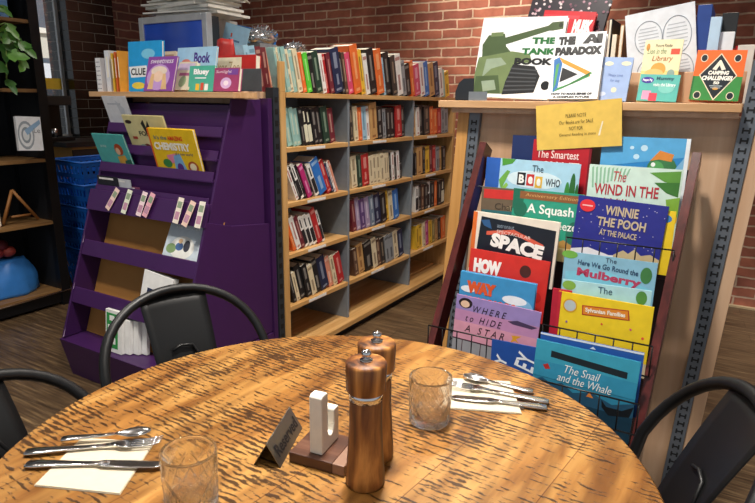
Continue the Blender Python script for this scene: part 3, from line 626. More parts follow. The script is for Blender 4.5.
def build_purple_top():
    Z = 1.3835
    N = (0, -1, .2)
    def tb(tl, tr, bl, Y, t, c, label, lean=.2, Z=Z, **kw):
        N = (0, -1, lean)
        # set the foot on the board: choose height so the bottom edge touches it
        P = (0, Y, Z); TL, TR = on(tl, P, N), on(tr, P, N)
        x = (TR-TL); y = V((0, lean, 1))
        M = frame_matrix_y(TL, V((1, 0, 0)), y); w = x.length
        yy = V((M[0][1], M[1][1], M[2][1])); xx = V((M[0][0], M[1][0], M[2][0])); zz = V((M[0][2], M[1][2], M[2][2]))
        h = min((TL.z-Z)/yy.z, (TL.z+xx.z*w-Z)/yy.z) - max(0, -zz.z*-1*0)
        h = min(h, (TL.z - zz.z*0 - Z)/yy.z)
        # back bottom edge is lower by t*zz.z
        h -= max(0, zz.z*t)/yy.z
        return cover_book(M, w, h, t, c, label, group='books on top of the purple stand', **kw)
    # spine-on books at the far left
    def upr(x0, w, Y, h, key, label, dots=False, lean=0):
        c = CN[key][0] if key in CN else key
        b = MB(); R = Matrix.Translation((x0, Y, Z)) @ Matrix.Rotation(math.radians(lean), 4, 'Y')
        cm = mat(c, .45); b.box((0, 0, 0), (.002, .085, h), cm, R); b.box((w-.002, 0, 0), (w, .085, h), cm, R); b.box((.002, 0, 0), (w-.002, .002, h), cm, R); b.box((.002, .002, .003), (w-.002, .083, h-.003), PAGES, R)
        if dots:
            for i in range(7):
                for j in range(3): b.box((w*(.15+.28*j), -.0008, h*(.08+.13*i)), (w*(.26+.28*j), 0, h*(.11+.13*i)), mat('#3b4a6a', .5), R)
        else:
            b.box((w*.3, -.0008, h*.35), (w*.7, 0, h*.85), mat('#f4efe0', .5), R)
        tag(b.build('book'), label, 'book', 'books on top of the purple stand')
    def xat(xp, Y): return Yp(xp, 80, Y).x
    Y = 1.96
    upr(xat(97, Y), .040, Y, .165, '#e9e9ec', 'white book with dotted spine at the end of the purple stand top', True)
    upr(xat(104.8, Y), .033, Y+.01, .20, '#dfe3ea', 'tall white book beside the dotted spine', False)
    upr(xat(112.8, Y), .013, Y, .185, 'yl', 'slim yellow book beside the tall white one on purple stand')
    upr(xat(116, Y), .012, Y, .19, 'or', 'slim orange book between two yellow ones on purple stand')
    upr(xat(119, Y), .012, Y, .195, '#e8a43a', 'slim amber book beside the bright blue book on purple stand')
    tb((128, 42), (161, 52), (123.5, 88), 1.957, .016, '#1f9fe0', 'bright blue book with white panel on the purple stand top', .08, art=[('#f2f4f6', [(.02, .5), (.55, .48), (.6, .7), (.08, .72)]), ('#e9d24a', ell(.3, .88, .2, .07)), ('#7fd0f0', ell(.6, .25, .2, .1))], texts=[('CLUE', (.08, .53, .52, .67), '#1a1a20', {'bold': .03})], spine='#e9a030')
    tb((149, 57), (177, 58.5), None, 1.9035, .012, '#8a4aa0', 'purple book with a girl in a pale hat on purple stand', .3, art=[('#c49ad6', ell(.45, .6, .4, .38)), ('#e9d6c4', ell(.45, .42, .28, .14)), ('#f0cdb4', ell(.45, .58, .17, .16)), ('#e2b987', [(.2, .5), (.3, .5), (.32, .95), (.12, .95)]), ('#e2b987', [(.6, .5), (.7, .5), (.8, .95), (.6, .95)])], texts=[('sweetness', (.1, .08, .9, .2), '#f6eef8', {'shear': .2})])
    tb((180, 62), (197, 63), None, 1.945, .02, '#d8cdb2', 'cream and pink book standing between the purple and green ones', .5, art=[('#c7b6cf', rect(.06, .06, .94, .3)), ('#8fa27a', ell(.5, .7, .2, .2)), ('#a45a7a', rect(.2, .4, .8, .5))])
    tb((178, 48), (217, 46), (178, 84), 2.03, .012, '#a9d3ee', 'pale blue book with purple title at back of purple stand', art=[('#e58a78', ell(.25, .38, .14, .12)), ('#f0d7a0', ell(.25, .38, .06, .05)), ('#5a9a6a', rect(.235, .5, .265, .75))], texts=[('Book', (.45, .12, .86, .36), '#4a2a8a', {'bold': .03}), ('Corner', (.4, .42, .98, .66), '#4a2a8a', {'bold': .03})])
    tb((190, 66), (215, 66), (191, 88), 1.952, .012, '#4fb39a', 'small green book with white title on the purple stand top', art=[('#f4c23a', rect(.3, .7, .45, .95)), ('#e0503a', rect(.5, .66, .62, .95)), ('#f4f4ee', rect(.66, .7, .8, .95)), ('#e9f2ee', rect(.25, .45, .7, .5))], texts=[('Bluey', (.18, .12, .8, .4), '#ffffff', {'bold': .05})])
    tb((213, 56), (256, 53), (214, 84), 2.122, .035, '#c42a26', 'red boxed book with cream front panel on the purple stand', lean=.1, Z=1.3905, art=[('#efe2c4', rect(.0, .06, .68, .62))], texts=[('Dear Zoo', (.05, .18, .64, .48), '#b59a6a', {})])
    tb((215, 68), (240, 67), (214.5, 88), 1.952, .02, '#a3436f', 'small magenta book with pale flower on purple stand top', art=[('#d9b4e0', ell(.5, .65, .22, .24)), ('#f6e6f2', ell(.5, .65, .1, .11)), ('#7a4a9a', rect(.55, .05, .95, .3))], texts=[('Sunlight', (.06, .1, .7, .26), '#f2d8e6', {'shear': .2})])
    tb((154, 52), (176, 51), (155, 80), 2.05, .012, '#e6cfae', 'cream book mostly hidden behind the purple one', art=[('#b58a6a', rect(.08, .08, .92, .2))])
    # dark end plate
    b = MB(); x0 = -2.06; Zd = 1.3905
    prof = [(0, 0), (.175, 0), (.175, .10), (.03, .10), (.012, .09), (0, .06)]
    b.prism([(x0+u, 2.112, Zd+v) for u, v in prof], (0, .004, 0), mat('#50565c', .5, .2)); b.box((x0, 2.095, Zd), (x0+.12, 2.112, Zd+.003), DARKM)
    tag(b.build('bookend', None, .001), 'dark grey metal bookend beside the small magenta book', 'bookend', 'dark metal bookends')
    # glass fronted case with papers on top (stands on the bookcase top)
    Zt = 1.391; Yc = 2.30
    A = Yp(138, 18, Yc); B = Yp(206, 17, Yc); ztop = A.z
    x0, x1 = A.x, B.x
    o = empty('monitor', ((x0+x1)/2, Yc+.12, Zt), 'silver framed monitor with blue screen behind the picture books', 'monitor')
    hw = (x1-x0)/2; H = ztop-Zt; fr = mat('#c3c7cb', .35, .4)
    b = MB(); b.box((-hw, -.12, .06), (-hw+.035, -.08, H), fr); b.box((hw-.035, -.12, .06), (hw, -.08, H), fr); b.box((-hw+.035, -.12, H-.035), (hw-.035, -.08, H), fr); b.box((-hw+.035, -.12, .06), (hw-.035, -.08, .095), fr); b.box((-hw+.01, -.0799, .07), (hw-.01, -.02, H-.01), DARKM); b.build('frame', o, .003)
    b = MB(); b.box((-hw+.035, -.112, .095), (hw-.035, -.10, H-.035), mat('#2f56c4', .12, 0, .35, 3)); b.build('screen', o)
    b = MB(); b.box((-.03, -.05, .0), (.03, -.03, .2), DARKM); b.box((-.14, -.11, 0), (.14, .06, .012), DARKM); b.build('foot', o)
    # plastic crate holding papers behind
    pz = ztop
    pl = empty('paper_stack', (x0+.42, Yc+.22, Zt), 'pile of white papers and cloth on a cabinet above the monitor', 'papers')
    b = MB(); b.box((-.36, .0, 0), (-.10, .22, pz-Zt+.012), mat('#b9b7b1', .6)); b.build('file_box', pl)
    rn = random.Random(5); b = MB(); z = pz-Zt+.013
    for i in range(9):
        a = rn.uniform(-.15, .15); sx = rn.uniform(.20, .25); M = Matrix.Translation((-.19+rn.uniform(-.05, .05), .0+rn.uniform(-.02, .02), z)) @ Matrix.Rotation(a, 4, 'Z'); t = rn.uniform(.006, .016)
        b.box((-sx, -.13, 0), (sx*.95, .13, t), mat(rn.choice(['#e6e3da', '#d8d6cf', '#eceae4', '#d9d2c0']), .7), M); z += t+.0005
    b.build('sheets', pl)
    b = MB(); nx = 14; vs = []
    for j in range(5):
        for i in range(nx+1):
            u = -.42+.5*i/nx; vs.append((u, -.16+.075*j, z+.035*math.sin(i*.9+j)*.5+.03-.05*abs(j-2)/2*.6))
    b.faces(vs, [(j*(nx+1)+i, j*(nx+1)+i+1, (j+1)*(nx+1)+i+1, (j+1)*(nx+1)+i) for j in range(4) for i in range(nx)], mat('#dfd8c6', .8), True)
    cl = b.build('cloth', pl); sd = cl.modifiers.new('s', 'SOLIDIFY'); sd.thickness = .008
    # blue tray lid, light blue card, tinsel
    TL = Yp(207, 18, 2.82); TR = Yp(276, 33, 2.82)
    M = frame_matrix(TL, TR-TL, V((0, .15, 1)))
    b = MB(); w = (TR-TL).length; b.box((0, -.23, -.02), (w, 0, 0), mat('#1f7fd8', .4), M); b.box((.012, -.22, 0), (w-.012, -.03, .003), mat('#8fc4ea', .5), M)
    tag(b.build('storage_lid', None, .003), 'blue rimmed plastic lid leaning behind the silver tinsel', 'lid')
    TL = Yp(226, 22, 2.45); TR = Yp(250, 29, 2.45)
    quad = frame_matrix(TL, TR-TL, V((.04, .12, 1)))
    b = MB(); w = (TR-TL).length; b.box((0, -.29, -.004), (w, 0, 0), mat('#a6d2ec', .5), quad); b.box((w*.25, -.085, 0), (w*.7, -.075, .0005), mat('#5a7fa8', .5), quad); b.box((w*.3, -.065, 0), (w*.36, -.045, .0005), mat('#c9503a', .5), quad)
    tag(b.build('shelf_card'), 'light blue shelf card with small print beside the monitor', 'card')
    rn = random.Random(9); sv = mat('#cfd2d6', .22, .85, .1, 60)
    for i, (x, y, n) in enumerate(((262, 36, 260), (294, 43, 220))):
        c = V((-2.32, Yof(x, 1.6, -2.32), 1.391)); b = MB()
        rx, ry, rz = (.07, .10, .095) if i == 0 else (.055, .085, .07); zo = .28 if i == 0 else .24
        for k in range(n):
            u = V((rn.gauss(0, 1), rn.gauss(0, 1), rn.gauss(0, 1))).normalized(); q = c+V((u.x*rx, u.y*ry, zo+abs(u.z)*rz*.7)); d = (u+V((rn.uniform(-.6, .6), rn.uniform(-.6, .6), rn.uniform(-.6, .6)))).normalized()*.02; w = d.cross(V((.3, .5, .8))).normalized()*.004
            b.poly([q-w, q+w, q+d+w*.4, q+d-w*.4], sv)
        b.sphere(c+V((0, 0, zo+.01)), .05, sv, (rx/.055, ry/.055, .9))
        b.box((c.x-.05, c.y-.07, 1.391), (c.x+.05, c.y+.07, 1.391+zo-.02), mat('#8d9298', .5))
        tag(b.build('tinsel_garland'), ['silver tinsel bundle on the box beside the blue lid', 'smaller silver tinsel bundle behind the pale teal books'][i], 'tinsel', 'silver tinsel bundles')
    # books standing further back at the near end of the top
    XB = -2.075
    for i, (xa, xb, k, lab) in enumerate(((250, 255, 'lb', 'light blue book nearest the red pouch, behind the dark bookend'), (255, 261, 'lb', 'light blue book touching the plum pair behind the dark bookend'), (261, 266.5, 'mr', 'plum book touching the light blue pair on bookcase end'), (266.5, 271.5, 'mr', 'plum book touching the slim coral one'), (271.5, 275, 'sl', 'slim coral book between the plum and teal books'))):
        ya, yb_ = Yof(xa, 1.395, XB), Yof(xb, 1.395, XB)
        spine_book(ya, (yb_-ya)*math.cos(math.radians(10))-.001, .215, math.radians(10), 1.3905, XB, .05, k, lab, 'books set back on the bookcase end')
    rb = MB(); vs = []; c = V((Yp(226, 60, 2.215).x, 2.215, 1.3905))
    for j in range(9):
        f = j/8
        for i in range(20):
            a = 2*math.pi*i/20; s = (1-.25*f**2)*(1+.07*math.sin(4*a+2*f))
            vs.append((c.x+.065*s*math.cos(a), c.y+.032*s*math.sin(a), c.z+.245*f+.003*math.sin(3*a)*f))
    rb.faces(vs, [(j*20+i, j*20+(i+1) % 20, (j+1)*20+(i+1) % 20, (j+1)*20+i) for j in range(8) for i in range(20)]+[tuple(range(20)), tuple(range(160, 180))], mat('#b5302c', .4, 0, .15), True)
    tag(rb.build('pouch'), 'soft red pouch behind the red boxed book', 'pouch')
build_purple_top()

# ================================================================== display unit with book rack
DY = 2.05; LEAN = .052
def sx(x, z): return x-LEAN*(1.35-z)
def build_display():
    r = empty('display_unit', (-.42, DY+.2, 0), 'pale wooden shelving end unit with slotted grey posts carrying picture books', 'display unit')
    ox, oy = -.42, DY+.2
    def slab(name, x0, x1, y0, y1, z0, z1, m, bev=.0015):
        b = MB(); b.hexa([(sx(x, z)-ox, y-oy, z) for z in (z0, z1) for x, y in ((x0, y0), (x1, y0), (x1, y1), (x0, y1))], m); return b.build(name, r, bev)
    slab('front_panel', -.80, .0025, DY+.02, DY+.04, 0, 1.318, PANELW)
    slab('side_board', -.885, -.842, DY, DY+.42, 0, 1.318, wood('lit_side', [(.3, '#c08a48'), (.6, '#d09a58')], 'Z'))  # warm light on this board is put into its wood colour
    slab('side_board', .0435, .08, DY+.005, DY+.42, 0, 1.48, PANELW)
    slot = mat('#15171a', .6)
    for x0, x1, zt_ in ((-.840, -.800, 1.317), (.0025, .043, 1.48)):
        b = MB(); b.hexa([(sx(x, z)-ox, y-oy, z) for z in (0, zt_) for x, y in ((x0, DY), (x1, DY), (x1, DY+.03), (x0, DY+.03))], GREYM)
        n = int((zt_-.03)/.0292)
        for i in range(n):
            z = .02+i*.0292; c = (x0+x1)/2
            for (a, bb, za, zb) in ((-.011, -.006, 0, .017), (.006, .011, 0, .017), (-.006, .006, .006, .011)):
                b.hexa([(sx(c+u, zz)-ox, y-oy, zz) for zz in (z+za, z+zb) for u, y in ((a, DY-.0008), (bb, DY-.0008), (bb, DY), (a, DY))], slot)
        b.build('slotted_post', r)
    b = MB(); b.box((-.945-ox, DY-.05-oy, 1.335), (.0-ox, DY+.42-oy, 1.36), BOARDW); b.build('top_board', r, .002)
    b = MB(); b.box((-.9-ox, DY-.03-oy, 1.318), (-.005-ox, DY+.40-oy, 1.335), PANELW); b.build('under_rail', r)
    b = MB(); b.box((-.42-ox, DY+.09-oy, 1.36), (-.002-ox, DY+.105-oy, 1.455), PANELW); b.build('divider_board', r, .002)
    # clip on yellow notice
    P = (0, DY-.056, 0); TL = on((536, 106), P, (0, 1, 0)); TR = on((622, 98), P, (0, 1, 0)); BL = on((541, 148), P, (0, 1, 0))
    M = frame_matrix(TL, TR-TL, TL-BL); w = (TR-TL).length; h = .145
    b = MB(); b.box((0, -h, -.0015), (w, 0, 0), mat('#e6c25c', .5)); o = b.build('notice'); o.matrix_world = M
    tag(o, 'yellow paper notice taped to the display unit top board', 'notice')
    ink = mat('#5a4a1a', .6)
    for body, u0, u1, v in (('PLEASE NOTE', .36, .60, .24), ('Our Books are for SALE', .28, .68, .38), ('NOT FOR', .40, .56, .52), ('General Reading in store', .28, .71, .66)):
        fit_text(body, o, (u0*w, -(v+.075)*h, u1*w, -v*h), ink, 'notice_lettering')
    tp = MB(); tp.poly([(.735*w, -.75*h, .0005), (.755*w, -.75*h, .0005), (.795*w, -.45*h, .0005), (.78*w, -.45*h, .0005)], mat('#f4ecd0', .2)); tp.build('tape', o)
build_display()

def build_display_top():
    Z = 1.3605; N = (0, -1, .22)
    def tb(tl, tr, bl, Y, t, c, label, extra=0, lean=.22, **kw):
        N = (0, -1, lean)
        P = (0, Y, Z); TL, TR, BL = on(tl, P, N), on(tr, P, N), on(bl, P, N)
        M = frame_matrix(TL, TR-TL, TL-BL); w = (TR-TL).length
        yy = V(M.col[1][:3]); xx = V(M.col[0][:3]); zz = V(M.col[2][:3])
        h = min(TL.z-Z-extra, TL.z+xx.z*w-Z-extra)/yy.z - max(0, zz.z*t)/yy.z
        return cover_book(M, w, h, t, c, label, group='books on the display unit top', **kw)
    G1, G2, G3 = '#6d7f55', '#4a5c3c', '#8fa08a'
    tank = [('#d7dce2', ell(.12, .09, .05, .02)),
            (G2, [(.10, .22), (.30, .20), (.34, .36), (.42, .44), (.06, .5), (.04, .34)]),
            (G1, [(.13, .19), (.28, .18), (.28, .23), (.13, .24)]),
            (G2, [(.24, .27), (.80, .11), (.84, .07), (.965, .06), (.975, .15), (.86, .17), (.82, .17), (.26, .36)]),
            ('#2c3524', ell(.94, .105, .022, .03)),
            (G1, [(.02, .5), (.42, .42), (.64, .45), (.68, .55), (.46, .58), (.40, .95), (.0, .96), (-.0, .7)]),
            (G3, [(.12, .52), (.30, .5), (.38, .58), (.2, .64), (.1, .75)]), (G2, [(.02, .74), (.3, .72), (.36, .95), (.02, .95)]), (G3, [(.1, .8), (.26, .78), (.3, .9), (.14, .93)]),
            ('#26282a', [(.46, .58), (.72, .60), (.80, .72), (.76, .92), (.38, .96), (.40, .8)])]
    for i in range(6): tank.append(('#4a4d50', [(.44-.01*i, .62+.055*i), (.76, .645+.045*i), (.76, .66+.045*i), (.44-.01*i, .64+.055*i)]))
    tank.append(('#1b1c1e', ell(.88, .83, .05, .055)))
    tb((484, 18), (568, 16), (474, 99), DY+.037, .02, '#f1f3f4', 'large white book showing a green camouflaged tank', art=tank, texts=[('THE', (.64, .25, .92, .33), '#1f6a34', {'bold': .06}), ('TANK', (.54, .38, .94, .46), '#1f6a34', {'bold': .06}), ('BOOK', (.47, .50, .92, .585), '#17191b', {'bold': .06})], name='hardback_book')
    b0, b1, b2 = '#e0902c', '#2f6fae', '#4f9a5a'
    tb((556, 34), (607, 31), (540, 98), DY-.032, .026, '#eef0f2', 'white hardback with coloured impossible triangle in front of tank', lean=.29, rough=.6, spine='#d5dae0', name='hardback_book',
       art=[(b0, [(.14, .36), (.80, .60), (.80, .67), (.22, .45)]), (b1, [(.04, .40), (.14, .36), (.22, .46), (.19, .83), (.10, .90)]), (b2, [(.19, .83), (.78, .67), (.80, .60), (.84, .62), (.10, .90)]), (b2, [(.10, .48), (.16, .45), (.14, .78), (.10, .86)]), ('#17181a', [(.23, .52), (.56, .63), (.21, .75)])],
       texts=[('THE', (.08, .05, .42, .18), '#141416', {'bold': .09}), ('AI', (.56, .03, .94, .17), '#141416', {'bold': .12}), ('PARADOX', (.04, .21, .96, .34), '#141416', {'bold': .09}), ('HOW TO MAKE SENSE OF', (.08, .905, .88, .94), '#222226', {'bold': .06}), ('A COMPLEX FUTURE', (.12, .955, .84, .985), '#222226', {'bold': .06})])
    tb((603, 57), (634, 57.5), (592, 99), DY+.0, .012, '#9db4dd', 'light blue book with tiny clouds beside the triangle cover', art=[('#e9e2c4', ell(.25, .15, .14, .05)), ('#e9e2c4', ell(.8, .14, .16, .05)), ('#e6dcc0', ell(.55, .75, .09, .06)), ('#c9d4ea', ell(.2, .85, .12, .05))], texts=[('Sleepy time', (.28, .38, .76, .46), '#6d82b8', {'shear': .2}), ('for me', (.38, .5, .68, .57), '#6d82b8', {'shear': .2})])
    tb((646, 40), (684, 39), (638, 73), DY+.03, .01, '#ece2b8', 'small cream book with an orange fox shape, standing behind the teal one', art=[('#e6d68a', rect(0, .5, 1, 1)), ('#e0a04a', ell(.45, .48, .2, .11)), ('#f0c27a', ell(.35, .54, .25, .07)), ('#8fa8a0', ell(.8, .55, .1, .07)), ('#d9503a', rect(.72, .15, .95, .24)), ('#c98a3a', ell(.1, .12, .05, .06))], texts=[('Picture Reader', (.3, .07, .75, .12), '#4a3a2a'), ('Library', (.25, .26, .8, .37), '#b5652a', {'shear': .2}), ('Lion in the', (.1, .14, .6, .23), '#6a8a5a', {'shear': .2})])
    tb((641, 74), (681, 75), (636, 100), DY-.028, .01, '#5fb8ae', 'small teal book with white lettering below the cream book', art=[('#4a3a9a', ell(.2, .22, .16, .12)), ('#7fcabf', ell(.7, .5, .2, .2)), ('#e9a0c0', rect(.12, .62, .34, .95)), ('#d94a5a', rect(.3, .7, .5, 1))], texts=[('Peppa Pig', (.08, .17, .32, .28), '#f4f0f8', {'bold': .04}), ('Mummy', (.42, .08, .86, .24), '#2a5a6a', {'bold': .03}), ('visits the Library', (.36, .32, .92, .48), '#f2f8f6', {'bold': .02})])
    camp = [('#3b8a43', rect(0, .52, 1, 1)), ('#2c6e37', rect(0, .52, .04, 1)), ('#e9dcc0', [(.5, .06), (.89, .5), (.5, 1.0), (.12, .5)]), ('#1c242c', [(.5, .09), (.865, .5), (.5, .965), (.145, .5)]),
            ('#e9dcc0', ell(.17, .16, .075, .08)), ('#1c242c', ell(.17, .16, .06, .065)), ('#e9dcc0', ell(.84, .16, .075, .08)), ('#1c242c', ell(.84, .16, .06, .065)), ('#e9dcc0', ell(.15, .9, .08, .08)), ('#1c242c', ell(.15, .9, .065, .065)), ('#e9dcc0', ell(.82, .9, .08, .08)), ('#1c242c', ell(.82, .9, .065, .065)),
            ('#f0e8d4', [(.49, .2), (.52, .2), (.64, .38), (.56, .40), (.505, .3), (.45, .40), (.37, .38)]), ('#e0a03a', ell(.5, .76, .06, .03)), ('#a9b4ba', rect(.37, .7, .63, .72)), ('#a9b4ba', rect(.4, .74, .6, .755))]
    tb((698, 50), (748, 50), (684, 102), DY-.02, .025, '#ef6a2a', 'orange and green hardback with a dark diamond and tent', spine='#e0762f', name='hardback_book', art=camp, texts=[('CAMPING', (.30, .41, .72, .49), '#f6f2e6', {'bold': .06, 'shear': .15}), ('CHALLENGES', (.19, .51, .81, .60), '#f6f2e6', {'bold': .06, 'shear': .15}), ('50', (.44, .62, .56, .68), '#f6f2e6', {'bold': .05})])
    # behind
    tb((545, 10), (597, 12), (532, 75), DY+.10, .02, '#c4202c', 'red hardback with white surname lettering behind the tank book', name='hardback_book', art=[('#d8404a', rect(.02, .05, .7, .09))], texts=[('MUSK', (.61, .09, .97, .25), '#f4ecea', {'bold': .08, 'shear': .1})])
    fl = []; rn = random.Random(2)
    for i in range(120):
        u, v = rn.random(), rn.random()*.55; fl.append((rn.choice(['#b58a9a', '#d9c0c8', '#7a4a5a', '#5a3a4a', '#e6d6d8']), ell(u, v, .018, .014, 6)))
    tb((534, -6), (612, -1), (526, 80), DY+.14, .018, '#2b2630', 'dark speckled floral book behind the red hardback', art=fl, spine='#8fb0d8')
    # standing spines between floral book and papers
    for i, (xp, w, h, c, n) in enumerate(((604.5, .010, .27, '#20242c', 'black'), (609, .014, .22, '#e9dfc8', 'cream'), (616, .012, .25, '#a9794a', 'tan'))):
        A = Yp(xp, 80, DY+.17); b = MB(); b.box((A.x, DY+.15, Z), (A.x+w, DY+.33, Z+h), mat(c, .5)); b.box((A.x+.002, DY+.1495, Z+.003), (A.x+w-.002, DY+.3, Z+h-.003), PAGES)
        tag(b.build('book'), f'{n} book on edge between floral cover and white sheet', 'book', 'books on edge behind the display')
    # sheet with bubbles in a clear stand
    TL, TR, BL = Yp(625, 16, DY+.14), Yp(695, 1, DY+.14), Yp(634, 62, DY+.14)
    M = frame_matrix(TL, TR-TL, TL-BL); w = (TR-TL).length
    h = min(.26, (M.col[0][2]*0+TL.z-Z)/M.col[1][2]-.004)
    b = MB(); b.box((0, -h, -.006), (w, 0, 0), mat('#e7ecf3', .3)); o = b.build('poster_sheet'); o.matrix_world = M; tag(o, 'white sheet with round speech bubbles standing behind the cream book', 'poster')
    a = MB()
    for (u, v, ra, rb_) in ((.33, .32, .20, .2), (.74, .34, .2, .22), (.3, .78, .17, .2), (.78, .76, .17, .19)):
        pts = ell(u, v, ra, rb_, 36); P3 = [(p*w, -q*h, .0006) for p, q in pts]; a.tube(P3, .0012, mat('#9aa3b0', .5), 5, True)
        for k in range(7):
            vv = v-rb_*.6+k*rb_*.2; hw = ra*.75*math.sqrt(max(0, 1-((vv-v)/rb_)**2)); a.poly([((u-hw)*w, -vv*h, .0005), ((u-hw)*w, -(vv+.012)*h, .0005), ((u+hw)*w, -(vv+.012)*h, .0005), ((u+hw)*w, -vv*h, .0005)], mat('#b9c0ca', .6))
    a.build('printed_bubbles', o, fix=False)
    # binders and stationery
    def blk(name, xp0, xp1, ytop, Y, dep, c, label, cat, grp='stationery behind the display'):
        A, B = Yp(xp0, 60, Y), Yp(xp1, 60, Y); t = Yp((xp0+xp1)/2, ytop, Y).z
        b = MB(); b.box((A.x, Y, Z), (B.x, Y+dep, t), mat(c, .5)); b.box((A.x+.004, Y+.002, t-.004), (B.x-.004, Y+dep-.004, t+.0005), PAGES); return tag(b.build(name, None, .001), label, cat, grp)
    blk('binder', 691, 705, 5, DY+.16, .22, '#25458f', 'navy binder beside the white bubble sheet', 'binder')
    blk('binder', 705, 716, 17, DY+.16, .22, '#b9d6ee', 'pale blue binder next to the navy one', 'binder')
    o = blk('notebook', 716, 732, 13, DY+.22, .02, '#1d1f22', 'black notebook with white doodles behind the orange book', 'notebook')
    blk('card_stack', 716, 731, 32, DY+.18, .03, '#e9edf2', 'white card stack in front of the black notebook', 'cards')
    pc = empty('pencil_cup', (Yp(735, 40, DY+.2).x, DY+.2, Z), 'clear cup of red pens beside the black notebook', 'pen cup')
    b = MB(); b.lathe([(.018, 0), (.02, .11), (.0185, .11), (.0165, .004)], (0, 0, 0), mat('#cfd3d6', .2), 20); b.build('cup', pc)
    for i in range(3):
        b = MB(); b.tube([(0, .004*i-.004, .006), (-.008+.008*i, .006*i-.006, .16+.008*i)], .004, mat('#d02a36', .4), 8); b.build('pen', pc)
    blk('tag_box', 736, 753, 45, DY+.17, .05, '#d9d4cc', 'small pale box beside the red pens', 'box')
    # dark metal bookend at the left end
    A = Yp(457, 98, DY-.02); b = MB(); prof = [(0, 0), (.068, 0), (.068, .075), (.03, .075), (.012, .06), (0, .03)]
    b.prism([(A.x+u, DY-.036, Z+v) for u, v in prof], (0, .004, 0), DARKM); b.box((A.x, DY-.036, Z), (A.x+.068, DY+.0, Z+.002), DARKM)
    b.box((A.x+.052, DY-.038, Z), (A.x+.12, DY-.0365, Z+.03), mat('#8d949a', .4, .5))
    tag(b.build('bookend'), 'dark metal bookend at the foot of the tank book', 'bookend', 'dark metal bookends')
build_display_top()

# ------------------------------------------------------------------ leaning rack of picture books
RM, RK = .48, .04
UP = V((RK, RM, 1)).normalized(); RN = V((1, 0, 0)).cross(UP)      # outward normal
if RN.y > 0: RN = -RN
RP0 = V((-.746, 2.0, 1.2))
def rpl(off): return RP0 + RN*off
def build_rack():
    base = on((438, 343), rpl(0), RN)
    r = empty('book_rack', (-.45, 1.7, 0), 'dark red wooden rack with wire pockets leaning on the display unit', 'rack')
    O = V((-.45, 1.7, 0))
    L = (1.2)/UP.z
    def rp(x, s, off): return RP0 + V((x, 0, 0)) - UP*s + RN*off - O     # x from left edge, s down the slope
    W = .648
    def beam(name, x0, x1, s0, s1, o0, o1, m):
        b = MB(); b.hexa([rp(x, s, o) for s in (s1, s0) for x, o in ((x0, o0), (x1, o0), (x1, o1), (x0, o1))], m); return b.build(name, r, .001)
    SL = (1.2)/UP.z - .09
    beam('side_board', -.014, .010, 0, SL, -.02, .052, RACKW); beam('side_board', W-.008, W+.016, 0, SL, -.02, .052, RACKW)
    tr = MB(); tr.box((RP0.x+.008-O.x, 2.052-O.y, 1.10), (RP0.x+W-.014-O.x, 2.066-O.y, 1.16), RACKW); tr.build('top_rail', r); beam('bottom_rail', .0105, W-.0085, SL-.08, SL, -.02, .05, RACKW)
    bq = MB(); bq.hexa([V((x-RK*(1.2-z), y, z))-O for z in (.15, 1.15) for x, y in ((RP0.x+.011, 2.045), (RP0.x+W-.009, 2.045), (RP0.x+W-.009, 2.051), (RP0.x+.011, 2.051))], mat('#241314', .6)); bq.build('back_panel', r)  # dark panel colour stands in for the shade behind the books
    # wire pockets
    def pocket(x0, x1, s, off, edge, hgt=.09, n=6):
        b = MB(); R = .0026
        for q in (0, hgt):
            b.tube([rp(x0, s, off)-_Z*q, rp(x1, s, off)-_Z*q], R, WIRE, 6)
        for k in range(n+1):
            x = x0+(x1-x0)*k/n; b.tube([rp(x, s, off), rp(x, s, off)-_Z*hgt], R*.8, WIRE, 6)
        b.build('wire_pocket', r)
    def s_of(x, y, off): # slope distance of a pixel on the plane at this offset
        P = on((x, y), rpl(off), RN); return (RP0.z + RN.z*off - P.z)/UP.z
    s = s_of(520, 190, .030); bb = MB(); bb.tube([rp(.0115, s, .030), rp(W*.5, s, .030)], .002, GREYM, 6); bb.build('cross_rod', r)
    for (pxl, off, col) in (((630, 245), .0642, 1), ((600, 336), .0962, 1), ((500, 341), .1086, 0), ((600, 395), .1310, 1)):
        s = s_of(*pxl, off); a, b_ = (.0, W*.46) if col == 0 else (W*.54, W)
        pocket(a, b_, s, off, -1 if col == 0 else 1)
build_rack()
